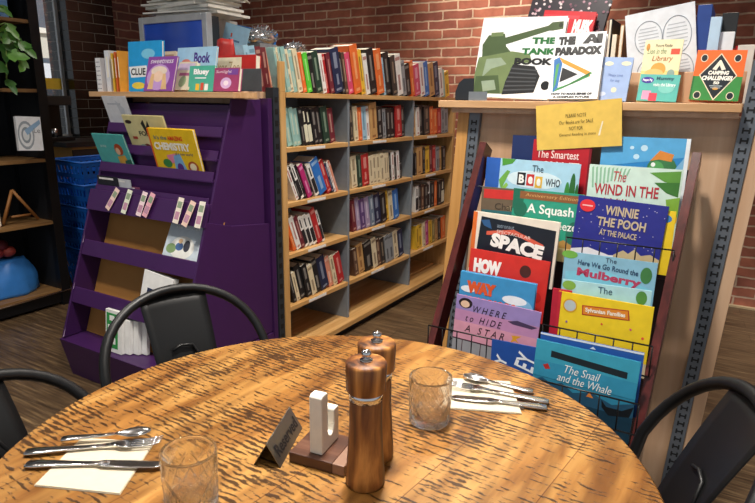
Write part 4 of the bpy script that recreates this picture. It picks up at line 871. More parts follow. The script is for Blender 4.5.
def build_rack_books():
    G = 'picture books in the leaning rack'
    def rb(tl, tr, off, c, label, hh, t=.005, art=(), texts=(), **kw):
        P = rpl(off); TL, TR = on(tl, P, RN), on(tr, P, RN)
        def side(Q, hh_): return RP0.x - UP.x/UP.z*(RP0.z-Q.z+hh_)   # between the side boards
        lo, hi = side(TL, 0)+.012, side(TR, hh)+.648-.010
        TL.x = max(TL.x, lo); TR.x = min(TR.x, hi); TR.y = TL.y
        return cover_book(frame_matrix(TL, TR-TL, V((0, .05, 1))), (TR-TL).length, hh, t, c, label, group=G, art=art, texts=texts, **kw)
    rb((513, 135), (545, 136), .012, '#1f2f5f', 'dark navy book standing tallest on the bookend side of the rack', .25)
    rb((534, 139), (593, 142), .018, '#b51f2a', 'red picture book with white title below the yellow notice', .26, art=[('#7a1420', rect(.96, 0, 1, 1)), ('#c88a3a', rect(.55, .03, .9, .07))], texts=[('The Smartest', (.08, .13, .80, .23), '#f2dcd6', {'bold': .01}), ('GIANT', (.16, .27, .82, .40), '#f4ecea', {'bold': .03}), ('in Town', (.25, .46, .75, .55), '#f4ecea')])
    rb((603, 136), (693, 139), .018, '#2f86c6', 'blue ocean picture book with a striped fish at rack top', .27, art=[('#59a8da', [(0, 0), (1, 0), (1, .2), (0, .35)]), ('#3f7a4a', ell(.72, .36, .17, .17)), ('#57a05a', ell(.66, .36, .09, .1)), ('#d9883a', [(.58, .26), (.68, .14), (.84, .18), (.82, .26), (.68, .24)]), ('#7fb6dc', [(.86, .35), (.96, .2), (.97, .5)]), ('#bfe0f2', ell(.42, .22, .035, .03)), ('#bfe0f2', ell(.36, .12, .025, .02)), ('#bfe0f2', ell(.5, .12, .04, .035)), ('#f4f4ee', ell(.62, .3, .025, .025)), ('#e9f0f4', rect(.955, 0, 1, 1))], spine='#1f6aa8')
    rb((487, 157), (515, 159), .024, '#2f62b8', 'plain mid blue book peeking out beside the bee book', .22)
    def letters(o_, spec, w, h):
        pass
    tiles = [('#1b1c20', rect(.24, .20, .345, .40)), ('#c8322e', rect(.36, .215, .455, .40)), ('#e0b23a', rect(.47, .24, .56, .42))]
    tiles += [('#2f5a4a', rect(.38, .48, .48, .68)), ('#d9b23a', rect(.685, .50, .77, .68)), ('#1b1c20', rect(.485, .50, .57, .68)), ('#c8322e', rect(.585, .48, .675, .68)), ('#2b4a6a', rect(.78, .50, .87, .68))]
    leaf = [('#6fae4a', [(.0, .35), (.1, .18), (.14, .2), (.04, .5)]), ('#8fc45a', [(.0, .55), (.1, .38), (.13, .42), (.03, .62)]), ('#4f9a3a', [(.02, .0), (.2, .0), (.16, .07), (.03, .12)]), ('#2f6a34', ell(.93, .42, .035, .28)), ('#3f8a3f', ell(.87, .48, .03, .2)), ('#2f6a34', ell(.985, .5, .02, .2))]
    rb((501, 158), (581, 164.5), .030, '#a9d4ea', 'pale sky book with boxed coloured letters and cactus leaves', .21, art=[('#d6ebf4', ell(.45, .3, .35, .14)), ('#e6f2f6', ell(.6, .62, .3, .1))]+leaf+tiles,
       texts=[('The', (.42, .07, .56, .18), '#3a4a5a'), ('B', (.26, .23, .33, .37), '#f4f4ee', {'bold': .05}), ('e', (.38, .25, .44, .37), '#f4f4ee', {'bold': .05}), ('e', (.49, .27, .54, .39), '#f4f4ee', {'bold': .05}), ('WHO', (.60, .26, .78, .38), '#2a3a4a', {'bold': .02}), ('Loved', (.09, .5, .36, .66), '#2a3a4a', {'bold': .02}), ('w', (.39, .54, .47, .65), '#f4f4ee', {'bold': .05}), ('o', (.50, .55, .56, .65), '#f4f4ee', {'bold': .05}), ('r', (.60, .52, .66, .65), '#f4f4ee', {'bold': .05}), ('d', (.70, .52, .76, .66), '#f4f4ee', {'bold': .05}), ('s', (.80, .55, .85, .66), '#f4f4ee', {'bold': .05})])
    ferns = []
    for i in range(10): ferns.append(('#8fbfa0', [(.03+.045*i, .04), (.05+.045*i, .02), (.07+.04*i, .3-.02*i), (.05+.04*i, .3-.02*i)]))
    rb((590, 164), (684, 170), .030, '#cfe8dc', 'mint green picture book with ferns and red title lettering', .24, art=ferns+[('#5f9a3f', [(.66, .06), (.98, .02), (.98, .2), (.82, .16)]), ('#3f7a34', [(.72, .18), (.98, .16), (.98, .34), (.86, .3)]), ('#7fae3f', [(.86, .38), (1, .34), (1, .6), (.9, .6)]), ('#e0a83a', ell(.95, .62, .05, .08))],
       texts=[('The', (.28, .07, .42, .20), '#c0404a', {'shear': .2}), ('WIND IN THE', (.08, .24, .78, .38), '#b5343f', {'bold': .02}), ('Willows', (.2, .42, .7, .55), '#b5343f', {'shear': .2})])
    # tier two
    rb((482, 187), (530, 190), .041, '#6a5a48', 'brown and teal book with a red band at the rack edge', .18, art=[('#c8322e', rect(.05, .03, .95, .2)), ('#2f6a70', rect(.02, .42, .98, .62)), ('#24474a', rect(.0, .62, 1, 1)), ('#8a7a60', ell(.75, .36, .2, .06))], texts=[('Charlie', (.3, .28, .9, .40), '#3a3026')])
    rb((514, 188), (585, 195), .052, '#2f9a80', 'green picture book with white title behind the space book', .22, art=[('#1f6a54', rect(0, 0, .16, .3)), ('#1f6a54', ell(.12, .3, .1, .12)), ('#8a5a34', rect(.1, .03, .98, .14)), ('#23705c', ell(.9, .6, .1, .2)), ('#d9c28a', rect(.6, .78, .95, 1)), ('#b58a4a', [(.55, .8), (.78, .68), (1, .8)])],
       texts=[('Anniversary Edition', (.18, .055, .92, .115), '#d9a86a', {'shear': .1}), ('A Squash', (.22, .20, .88, .38), '#f4f6f0', {'bold': .02}), ('and a', (.16, .43, .42, .52), '#f4f6f0'), ('Squeeze', (.46, .42, .94, .58), '#f4f6f0', {'bold': .01})])
    stars = []; rn = random.Random(4)
    for i in range(46): stars.append(('#c9cbe0', ell(rn.uniform(.02, .98), rn.uniform(.03, .8), .006, .007, 6)))
    rb((655, 210), (679, 212), .044, '#eccb2a', 'bright yellow book showing behind the starry blue one', .19, art=[('#3f7fc0', ell(.55, .12, .3, .06))])
    rb((579, 195), (669, 207), .0602, '#2a2f8a', 'starry dark blue picture book with silver title', .20, art=stars+[('#e0323a', ell(.12, .14, .09, .095)), ('#f0c0c0', rect(.06, .13, .18, .15)), ('#e9e6ec', [(0, .84), (.2, .78), (.45, .85), (.7, .8), (1, .84), (1, 1), (0, 1)]), ('#c9b48a', [(.5, .83), (.6, .74), (.66, .78), (.72, .7), (.8, .78), (.9, .74), (1, .8), (1, .9), (.5, .92)])],
       texts=[('WINNIE', (.33, .10, .70, .24), '#c9b79a', {'bold': .03}), ('THE POOH', (.26, .28, .80, .42), '#c9b79a', {'bold': .03}), ('AT THE PALACE', (.30, .47, .72, .56), '#c9b79a', {'bold': .02})])
    # tier three
    rb((474, 211), (560, 223), .066, '#e9dfd0', 'black space book with white title and orange edge', .215, t=.012, art=[('#e0702f', rect(0, 0, .05, .9)), ('#16202c', [(.10, .06), (.97, .13), (.97, 1), (.06, 1)]), ('#d9604a', [(.18, .28), (.5, .2), (.85, .36), (.85, .42), (.5, .27), (.18, .34)]), ('#d9a23a', ell(.3, .7, .07, .07)), ('#c8502f', ell(.7, .78, .06, .09)), ('#e9e2d0', ell(.45, .86, .04, .06)), ('#2f5a8a', [(.1, .12), (.2, .1), (.24, .24), (.14, .2)]), ('#4a9a5a', ell(.2, .86, .07, .06))], texts=[('SPACE', (.24, .33, .86, .55), '#f4f4f0', {'bold': .06, 'rot': -.12}), ('astronaut', (.3, .15, .5, .20), '#8fa0b0'), ('SPECTACULAR', (.3, .25, .7, .30), '#f0d8d0', {'rot': -.06})])
    rb((565, 251), (658, 263.5), .0735, '#86b8d0', 'pale blue picture book with curling red and blue title', .20, art=[('#6fae4a', ell(.06, .04, .09, .06)), ('#7fc4d8', [(.03, .3), (.5, .22), (.98, .4), (.98, .75), (.03, .65)]), ('#3f7a44', ell(.9, .2, .06, .12)), ('#5f9a4a', ell(.12, .8, .1, .1))], texts=[('The', (.46, .02, .58, .09), '#2a3a5a'), ('Here We Go Round the', (.16, .12, .82, .20), '#2a4a6a', {'bold': .02, 'rot': -.06}), ('Mulberry', (.16, .24, .86, .40), '#b53a5a', {'bold': .04, 'rot': -.05}), ('Bush', (.3, .6, .6, .74), '#b53a5a', {'bold': .04})])
    rb((563, 279), (652, 291), .080, '#a9d6e0', 'pale turquoise book with only its top edge showing', .20, art=[('#7fae4a', ell(.08, .08, .08, .07)), ('#4f8a3f', ell(.9, .12, .06, .1))], texts=[('The', (.42, .04, .58, .14), '#1f4a6a')])
    rb((553, 288), (572, 291), .0858, '#b3243a', 'crimson spined book wedged between the two columns of the rack', .21)
    # tier four
    rb((471, 248), (550, 262.5), .0795, '#d0322c', 'red picture book with large white question title', .20, art=[('#4a2420', ell(.72, .22, .07, .1)), ('#b52420', ell(.85, .6, .1, .1)), ('#e8756a', ell(.3, .3, .015, .02))], texts=[('HOW', (.06, .14, .42, .38), '#f8f0ec', {'bold': .08}), ('DO YOU', (.06, .46, .60, .68), '#f8f0ec', {'bold': .06})])
    rb((461, 271), (536, 285), .096, '#3f92c8', 'blue picture book with orange cut out title letters', .18, t=.016, art=[('#7fb8dc', ell(.85, .5, .15, .2)), ('#e9f0f4', ell(.75, .35, .16, .08)), ('#e9f0f4', ell(.12, .3, .1, .06)), ('#1f5a8a', rect(0, .72, 1, 1))], texts=[('WAY', (.1, .14, .50, .36), '#d9582a', {'bold': .10}), ('WARRIORS', (.08, .42, .78, .64), '#d9582a', {'bold': .08})])
    sky = [('#9a86c0', rect(0, 0, 1, .22)), ('#c08ab4', rect(0, .22, 1, .4)), ('#d99ab0', rect(0, .4, 1, .7)), ('#3a2430', rect(0, .68, 1, .70)), ('#9a9aa0', rect(0, .70, 1, 1)), ('#4a2a34', rect(.12, .7, .13, 1)), ('#4a2a34', rect(.35, .7, .36, 1)), ('#2a2026', ell(.12, .11, .085, .08)), ('#e9c4a8', ell(.115, .125, .055, .055)), ('#e0a02f', [(.70, .44), (.82, .42), (.76, .48), (.80, .54), (.75, .51), (.70, .55), (.72, .48)]), ('#4a3a5a', [(.64, .24), (.75, .20), (.98, .24), (.92, .28), (.7, .27)])]
    rb((457, 294), (541, 313), .104, '#b58ab8', 'pink and lilac dusk picture book with scattered dark letters', .21, art=sky, texts=[('WHERE', (.22, .12, .62, .22), '#22161e', {'shear': .3, 'space': 1.5}), ('to HIDE', (.14, .28, .58, .38), '#22161e', {'shear': .3, 'space': 1.5}), ('A STAR', (.14, .44, .62, .55), '#22161e', {'shear': .3, 'space': 1.6})])
    # yellow book
    yel = [('#c02a3a', rect(0, 0, .035, 1)), ('#d9a02a', ell(.14, .18, .08, .1)), ('#b9c4c8', ell(.14, .18, .065, .08)), ('#b5402a', [(.27, .14), (.76, .10), (.78, .24), (.28, .28)]), ('#e08a2a', [(.285, .155), (.75, .115), (.765, .23), (.29, .265)]),
           ('#e0503a', ell(.5, .36, .012, .015)), ('#d94a7a', ell(.8, .36, .012, .015)), ('#e0503a', ell(.93, .45, .014, .018)), ('#8a5a9a', ell(.12, .42, .012, .016)), ('#d8c8a8', rect(.04, .80, 1, 1)), ('#c98a8a', ell(.3, .84, .09, .10)), ('#8a9ab5', ell(.5, .84, .09, .10)), ('#d9a0b0', ell(.68, .84, .09, .1)), ('#b5764a', ell(.86, .86, .09, .10))]
    rb((559, 291), (657, 308), .0915, '#f0cf2a', 'bright yellow picture book with orange banner title', .21, art=yel, texts=[('Sylvanian Families', (.31, .155, .73, .235), '#fbf4e4', {'bold': .03, 'rot': .04})])
    # bottom tier
    rb((541, 332), (648, 354), .1045, '#2a5aa8', 'blue book behind the snail book with white top edge', .19, art=[('#dfe8f4', rect(0, 0, 1, .03)), ('#dfe8f4', [(.5, .1), (.53, .06), (.56, .1)])])
    rb((492, 339), (536.5, 347.7), .112, '#234f9f', 'blue book with sideways white letters near the rack foot', .20, art=[('#1b3f86', rect(.0, .8, 1, 1))], texts=[('EY', (.62, .10, .98, .40), '#e9eef6', {'rot': 1.3, 'bold': .02}), ('Y', (.12, .22, .36, .4), '#e9eef6', {'rot': 1.3, 'bold': .02})])
    sn = [('#3fa3c0', rect(0, 0, 1, .25)), ('#3794b8', rect(0, .25, 1, .45)), ('#23506c', [(0, .52), (.1, .46), (.2, .52), (.3, .47), (.42, .56), (.6, .50), (.8, .58), (1, .5), (1, .75), (0, .75)]), ('#16384c', rect(0, .68, 1, 1)), ('#1f2a30', [(.16, .10), (.9, .15), (.9, .23), (.16, .18)]), ('#b5322f', [(.09, .30), (.14, .27), (.17, .33), (.12, .35)]), ('#10161c', [(.70, .55), (.75, .62), (.9, .62), (1.0, .54), (.97, .68), (.78, .72), (.71, .64)]), ('#d9823a', [(.55, .56), (.58, .50), (.62, .56)]), ('#10161c', [(.3, .78), (.52, .74), (.62, .82), (.4, .86)])]
    rb((537, 339), (645, 364), .126, '#2f86a8', 'teal seascape picture book with white script title and dark whale tail', .24, t=.008, art=sn, texts=[('The Snail', (.31, .24, .66, .34), '#f4f6f4', {'shear': .25, 'rot': -.03}), ('and the Whale', (.25, .36, .78, .46), '#f4f6f4', {'shear': .25, 'rot': -.03})])
build_rack_books()

# ================================================================== table and table things
TZ = .75; TC = V((-.542, .735, 0)); TR_ = .556
def build_table():
    r = empty('cafe_table', TC, 'round cafe table with rough sawn golden wood top', 'table')
    m, nt, b = newmat('mango_wood'); L = nt.links.new
    tc = node(nt, 'ShaderNodeTexCoord'); mp = node(nt, 'ShaderNodeMapping'); mp.inputs['Rotation'].default_value = (0, 0, math.radians(2)); L(tc.outputs['Object'], mp.inputs[0])
    # plank tone
    bt = node(nt, 'ShaderNodeTexBrick'); mpb = node(nt, 'ShaderNodeMapping'); mpb.inputs['Rotation'].default_value = (0, 0, math.radians(97)); L(tc.outputs['Object'], mpb.inputs[0]); L(mpb.outputs[0], bt.inputs['Vector'])
    bt.inputs['Scale'].default_value = 1; bt.inputs['Brick Width'].default_value = 3; bt.inputs['Row Height'].default_value = .17; bt.inputs['Mortar Size'].default_value = .0012; bt.inputs['Mortar Smooth'].default_value = .6
    bt.inputs['Color1'].default_value = lin('#bd9860'); bt.inputs['Color2'].default_value = lin('#a5804a'); bt.inputs['Mortar'].default_value = lin('#7d4f24')
    # long grain variation
    mg = node(nt, 'ShaderNodeMapping'); mg.inputs['Scale'].default_value = (9, 1.6, 1); L(mp.outputs[0], mg.inputs[0])
    ng = node(nt, 'ShaderNodeTexNoise'); ng.inputs['Scale'].default_value = 2.2; ng.inputs['Detail'].default_value = 5; ng.inputs['Distortion'].default_value = .6; L(mg.outputs[0], ng.inputs['Vector'])
    rg = ramp(nt, [(.28, '#a07a4c'), (.42, '#d2ae7c'), (.55, '#f0dcb8'), (.75, '#fff2dc')]); L(ng.outputs['Fac'], rg.inputs['Fac'])
    m1 = node(nt, 'ShaderNodeMix', data_type='RGBA', blend_type='MULTIPLY'); m1.inputs[0].default_value = .85; L(bt.outputs['Color'], m1.inputs[6]); L(rg.outputs[0], m1.inputs[7])
    # saw marks across the planks
    wv = node(nt, 'ShaderNodeTexWave'); wv.wave_type = 'BANDS'; wv.bands_direction = 'Y'; wv.inputs['Scale'].default_value = 28; wv.inputs['Distortion'].default_value = 4.5
    wv.inputs['Detail'].default_value = 3; wv.inputs['Detail Scale'].default_value = 1.1; wv.inputs['Detail Roughness'].default_value = .6; L(mp.outputs[0], wv.inputs['Vector'])
    ms = node(nt, 'ShaderNodeMapping'); ms.inputs['Scale'].default_value = (18, 55, 1); L(mp.outputs[0], ms.inputs[0])
    ns = node(nt, 'ShaderNodeTexNoise'); ns.inputs['Scale'].default_value = 2.0; ns.inputs['Detail'].default_value = 4; ns.inputs['Roughness'].default_value = .6; L(ms.outputs[0], ns.inputs['Vector'])
    nm = node(nt, 'ShaderNodeTexNoise'); nm.inputs['Scale'].default_value = 6; nm.inputs['Detail'].default_value = 4; L(mp.outputs[0], nm.inputs['Vector'])
    ma = node(nt, 'ShaderNodeMath', operation='MULTIPLY_ADD'); L(nm.outputs['Fac'], ma.inputs[0]); ma.inputs[1].default_value = .55; L(ns.outputs['Fac'], ma.inputs[2])
    mb2 = node(nt, 'ShaderNodeMath', operation='MULTIPLY_ADD'); L(wv.outputs['Fac'], mb2.inputs[0]); mb2.inputs[1].default_value = .20; L(ma.outputs[0], mb2.inputs[2])
    rs = ramp(nt, [(.90, '#000000'), (1.02, '#f4f4f4')]); L(mb2.outputs[0], rs.inputs['Fac'])
    # broad smoky discolouration
    nd = node(nt, 'ShaderNodeTexNoise'); nd.inputs['Scale'].default_value = 3.2; nd.inputs['Detail'].default_value = 3; L(mg.outputs[0], nd.inputs['Vector'])
    rd = ramp(nt, [(.35, '#9b8468'), (.6, '#ffffff')]); L(nd.outputs['Fac'], rd.inputs['Fac'])
    m3 = node(nt, 'ShaderNodeMix', data_type='RGBA', blend_type='MULTIPLY'); m3.inputs[0].default_value = .7; L(m1.outputs[2], m3.inputs[6]); L(rd.outputs[0], m3.inputs[7])
    m2 = node(nt, 'ShaderNodeMix', data_type='RGBA'); L(rs.outputs[0], m2.inputs[0]); L(m3.outputs[2], m2.inputs[6]); m2.inputs[7].default_value = lin('#2e1a09')
    L(m2.outputs[2], b.inputs['Base Color'])
    rr = node(nt, 'ShaderNodeMath', operation='MULTIPLY_ADD'); L(ng.outputs['Fac'], rr.inputs[0]); rr.inputs[1].default_value = .15; rr.inputs[2].default_value = .33; b.inputs['Specular IOR Level'].default_value = .32; L(rr.outputs[0], b.inputs['Roughness'])
    bp = node(nt, 'ShaderNodeBump'); bp.inputs['Strength'].default_value = .25; bp.inputs['Distance'].default_value = .002; bp.invert = True; L(rs.outputs[0], bp.inputs['Height']); L(bp.outputs[0], b.inputs['Normal'])
    t = MB(); t.lathe([(TR_-.008, TZ-.035), (TR_, TZ-.028), (TR_, TZ-.005), (TR_-.005, TZ)], (0, 0, 0), m, 128, False); t.build('tabletop', r)
    for p in r.children[0].data.polygons:
        if abs(p.normal.z) < .9: p.use_smooth = True
    t = MB(); t.lathe([(.045, .03), (.035, .06), (.035, TZ-.06), (.09, TZ-.05), (.2, TZ-.0365)], (0, 0, 0), BLACKM, 32); t.build('pedestal', r)
    t = MB(); t.lathe([(.15, 0), (.15, .012), (.08, .03), (.045, .032)], (0, 0, 0), BLACKM, 48); t.build('base', r)
build_table()

def mill(loc, h, label, c1, c2):
    r = empty('pepper_mill', loc, label, 'pepper mill', 'wooden mills on the table')
    wm = wood('mill_wood', [(.38, '#3d2010'), (.46, c1), (.55, c2), (.64, '#c98c48')], 'Z', .5, 7, 4.0); s = h/.233
    b = MB(); b.lathe([(.0300*1, 0), (.0318, .003), (.0315, .02), (.0285, .06), (.0262, .105), (.0258, .148), (.0255, .150)], (0, 0, 0), wm, 12 if False else 36); b.build('body', r)
    b = MB(); b.lathe([(.0266, .1505), (.0266, .1625), (.0258, .163)], (0, 0, 0), CHROME, 36); b.build('collar_ring', r)
    b = MB(); b.lathe([(.0290, .1635), (.0312, .166), (.0318, .190), (.0324, .209), (.0300, .2130), (.012, .2135)], (0, 0, 0), wm, 36); b.build('head', r)
    b = MB(); b.lathe([(.010, .2136), (.010, .216), (.0045, .2165), (.0045, .2195), (.0075, .222), (.008, .2265), (.006, .2305), (.001, .232)], (0, 0, 0), CHROME, 20); b.build('knob', r)
    r.scale = (1, 1, s)
    return r
mill((-.443, .714, TZ+.0003), .233, 'wooden pepper mill with steel collar standing nearest the block', '#6a3c1a', '#96602c')
mill((-.468, .787, TZ+.0003), .233, 'wooden pepper mill half hidden behind the nearer mill', '#7a4a20', '#a06a30')

def clear_glass(name):
    m, nt, b = newmat(name); nt.nodes.remove(b); o = nt.nodes['Material Output']
    g = node(nt, 'ShaderNodeBsdfGlass'); g.inputs['IOR'].default_value = 1.45; g.inputs['Roughness'].default_value = 0
    t = node(nt, 'ShaderNodeBsdfTransparent'); t.inputs[0].default_value = (.97, .97, .96, 1); mx = node(nt, 'ShaderNodeMixShader'); mx.inputs[0].default_value = .8
    nt.links.new(t.outputs[0], mx.inputs[1]); nt.links.new(g.outputs[0], mx.inputs[2]); nt.links.new(mx.outputs[0], o.inputs['Surface']); return m
GLASS = clear_glass('cut_glass')
def tumbler(loc, label):
    r = empty('tumbler', loc, label, 'glass', 'cut glass tumblers on the table')
    R, H = .0415, .094; seg = 96; vs = []; fs = []
    nz = 40
    def cut(a, z):
        if z < .006 or z > .066: return 0
        f = min(1, (z-.006)/.006, (.066-z)/.008)
        u = a/(2*math.pi)*9; v = z/.06*3.2
        d1 = abs(((u+v*.55) % 1)-.5)*2; d2 = abs(((u-v*.55) % 1)-.5)*2
        u2 = abs(((u*2) % 1)-.5)*2
        g = max(max(0, 1-d1/.22), max(0, 1-d2/.22), .6*max(0, 1-u2/.16) if .02 < z < .05 else 0)
        return -.0034*g*f
    prof_o = [(R*.93, 0)] + [(R*(.95+.05*min(1, k/nz*1.4)), .002+(H-.003)*k/nz) for k in range(nz+1)]
    prof_i = [(R-.0022, H-.0005), (R-.003, H-.006), (R-.0042, .06), (R-.006, .025), (R-.009, .014), (.012, .012)]
    b = MB()
    for rr, z in prof_o:
        for k in range(seg*2):
            a = 2*math.pi*k/(seg*2); q = rr+cut(a, z); vs.append((q*math.cos(a), q*math.sin(a), z))
    for rr, z in prof_i:
        for k in range(seg*2):
            a = 2*math.pi*k/(seg*2); vs.append((rr*math.cos(a), rr*math.sin(a), z))
    n = len(prof_o)+len(prof_i); S = seg*2
    fs = [(i*S+k, i*S+(k+1) % S, (i+1)*S+(k+1) % S, (i+1)*S+k) for i in range(n-1) for k in range(S)] + [tuple(reversed(range(S))), tuple(range((n-1)*S, n*S))]
    b.faces(vs, fs, GLASS, True); b.build('glass_body', r)
    return r
tumbler((-.44, .944, TZ+.0003), 'cut glass tumbler beside the far napkin and cutlery')
tumbler((-.638, .527, TZ+.0003), 'cut glass tumbler beside the near napkin and cutlery')

def napkin(pts, label):
    P = [Zp(x, y, TZ) for x, y in pts]; b = MB()
    m = mat('#cabfa8', .9, 0, .03, 60)
    c = sum(P, V())/4
    for k, (s, z) in enumerate(((1, .0004), (.992, .0014), (.985, .0024))):
        b.prism([c+(p-c)*s+V((0, 0, z)) for p in P], (0, 0, .0009), m)
    return tag(b.build('napkin'), label, 'napkin', 'paper napkins under cutlery')
napkin([(81.6, 439), (155, 443), (120, 495.5), (34, 486.6)], 'cream paper napkin under the cutlery on the near side of table')
napkin([(450, 379), (510, 382.4), (522, 414.7), (446, 409)], 'cream paper napkin under the cutlery beside the far tumbler')

def cutlery(kind, A, B, label, lift=.004, width=1.0, steel=CHROME):
    """A = handle end, B = working end, points on the table."""
    A, B = V(A), V(B); Lh = (B-A).length; d = (B-A).normalized(); w = V((-d.y, d.x, 0))
    o = empty(kind, A, label, kind, 'table cutlery'); ang = math.atan2(d.y, d.x); o.rotation_euler.z = ang
    def strip(name, st, t=.0022):
        b = MB(); n = 6; vs = []
        for (s, hw, z, cup) in st:
            for k in range(n+1):
                u = -1+2*k/n; vs.append((s*Lh, u*hw*width, z+lift+cup*(u*u-1)))
        N = len(vs); m_ = n+1; vs2 = vs+[(x, y, z-t) for x, y, z in vs]; fs = []
        for i in range(len(st)-1):
            for k in range(n):
                a = i*m_+k; fs.append((a, a+m_, a+m_+1, a+1)); fs.append((N+a, N+a+1, N+a+m_+1, N+a+m_))
            for k in (0, n):
                a = i*m_+k; fs.append((a, N+a, N+a+m_, a+m_))
        for i in (0, len(st)-1):
            for k in range(n): a = i*m_+k; fs.append((a, a+1, N+a+1, N+a))
        b.faces(vs2, fs, steel, True); return b.build(name, o)
    hz = .001
    strip('handle', [(0, .004, hz, 0), (.01, .0095, hz, -.001), (.08, .0105, hz+.001, -.001), (.25, .0075, hz+.002, -.001), (.45, .0045, hz+.003, 0), (.60, .0035, hz+.005, 0)], .003)
    if kind == 'knife':
        strip('blade', [(.52, .0045, hz+.004, 0), (.56, .009, hz+.003, 0), (.75, .0105, hz+.002, 0), (.93, .009, hz+.002, 0), (1, .002, hz+.002, 0)], .0015)
    elif kind == 'spoon':
        strip('bowl', [(.60, .0035, hz+.005, 0), (.66, .009, hz+.005, .003), (.74, .0165, hz+.006, .007), (.84, .019, hz+.007, .009), (.93, .0155, hz+.007, .006), (.985, .007, hz+.007, .002), (1, .002, hz+.007, 0)], .0014)
    else:
        strip('fork_head', [(.58, .0035, hz+.005, 0), (.66, .006, hz+.006, 0), (.71, .0115, hz+.006, .001), (.78, .0125, hz+.004, .001)], .002)
        for k in range(4):
            y = -.0105+.007*k; b = MB()
            b.tube([(.775*Lh, y*width, hz+lift+.004), (.88*Lh, y*width, hz+lift+.004), (.95*Lh, y*width, hz+lift+.006), (1*Lh, y*width*.95, hz+lift+.010)], [.0022, .002, .0017, .0008], steel, 6); b.build('tine', o)
    return o
def zt(x, y): return Zp(x, y, TZ)
cutlery('spoon', zt(62, 445), zt(152, 440), 'small steel spoon farthest from camera on the near napkin', .0125, .8)
cutlery('fork', zt(25, 455), zt(163, 447), 'steel fork lying between knife and spoon on the near napkin', .006)
cutlery('knife', zt(26, 467), zt(166, 469), 'steel knife nearest the open half of the near napkin', .006)
cutlery('spoon', zt(533, 394), zt(463, 380), 'steel teaspoon lying across the back of the far napkin', .006, .8)
cutlery('fork', zt(549, 404), zt(449, 388), 'steel fork on the far napkin between spoon and knife', .006)
cutlery('knife', zt(547, 410), zt(450, 400), 'steel knife on the far napkin nearest the front edge', .006)

def build_block():
    # dark wood block carrying a white U shaped holder
    A = zt(289, 462); Bp = zt(346, 478); D = zt(309, 431)
    o = A.copy(); ux = (Bp-A).normalized(); uy = V((-ux.y, ux.x, 0)); w = .15; dd = .105; h = .02
    r = empty('menu_block', o, 'dark walnut block with white stone holder beside the mills', 'holder'); r.rotation_euler.z = math.atan2(ux.y, ux.x)
    wl = wood('walnut', [(.3, '#3a241c'), (.6, '#5a3a2c'), (.8, '#7a5644')], 'X', .35)
    b = MB(); b.box((0, 0, .0005), (.083, .085, h), wl); b.box((.083, 0, .0005), (.105, .085, h), mat('#8a6a58', .4, 0, .1)); b.build('base', r, .0015)
    return r, o, ux, uy, h
blk = build_block()
def build_holder():
    r, o, ux, uy, h = blk
    st = mat('#e6e2d6', .45, 0, .05, 40, name='white_stone')
    # profile runs along the block's depth direction (local y), thickness along x
    prof = [(0, 0), (0, .082)]
    prof = [(.0, .0), (.0, .104), (.004, .108), (.020, .108), (.023, .104), (.023, .034), (.026, .026), (.034, .022), (.042, .026), (.045, .034), (.045, .062), (.048, .065), (.060, .065), (.063, .062), (.063, .0)]
    b = MB(); b.prism([(.034, .012+u, h+.0003+v) for u, v in prof], (.024, 0, 0), st); b.build('stone_clip', r, .002)
build_holder()
def build_reserved():
    FL, FR, BL = zt(280.6, 468), zt(302.5, 428), zt(257.7, 468)
    ax = FR-FL; L = ax.length; x = ax.normalized(); n = V((x.y, -x.x, 0))   # towards the viewer's right
    half = .024; H = .042
    ctr = FL-n*half
    r = empty('reserved_sign', ctr, 'small folded metal tent sign reading reserved beside the block', 'sign')
    mt = mat('#77736c', .32, .85, .05, 60, name='brushed_metal')
    b = MB(); t = .0016
    a0, a1, rd = n*half, -n*half, V((0, 0, H))
    for s in (a0, a1):
        q = s.normalized()*t
        b.hexa([V((0, 0, .0004))+s, V((0, 0, .0004))+s+ax, V((0, 0, .0004))+s-q+ax, V((0, 0, .0004))+s-q, rd+V((0, 0, .0004)), rd+ax+V((0, 0, .0004)), rd-q*.6+ax, rd-q*.6], mt)
    b.build('metal_card', r)
    up = (rd-a0).normalized(); M = frame_matrix(a0, x, up); e = bpy.data.objects.new('lettering_anchor', None)
    bpy.data.objects.remove(e)
    me_o = fit_text('Reserved', r, (.10*L, .012, .92*L, .034), mat('#15161a', .5), 'lettering', bold=.02)
    me_o.data.transform(Matrix.Translation((0, 0, 0))); me_o.matrix_local = M
build_reserved()

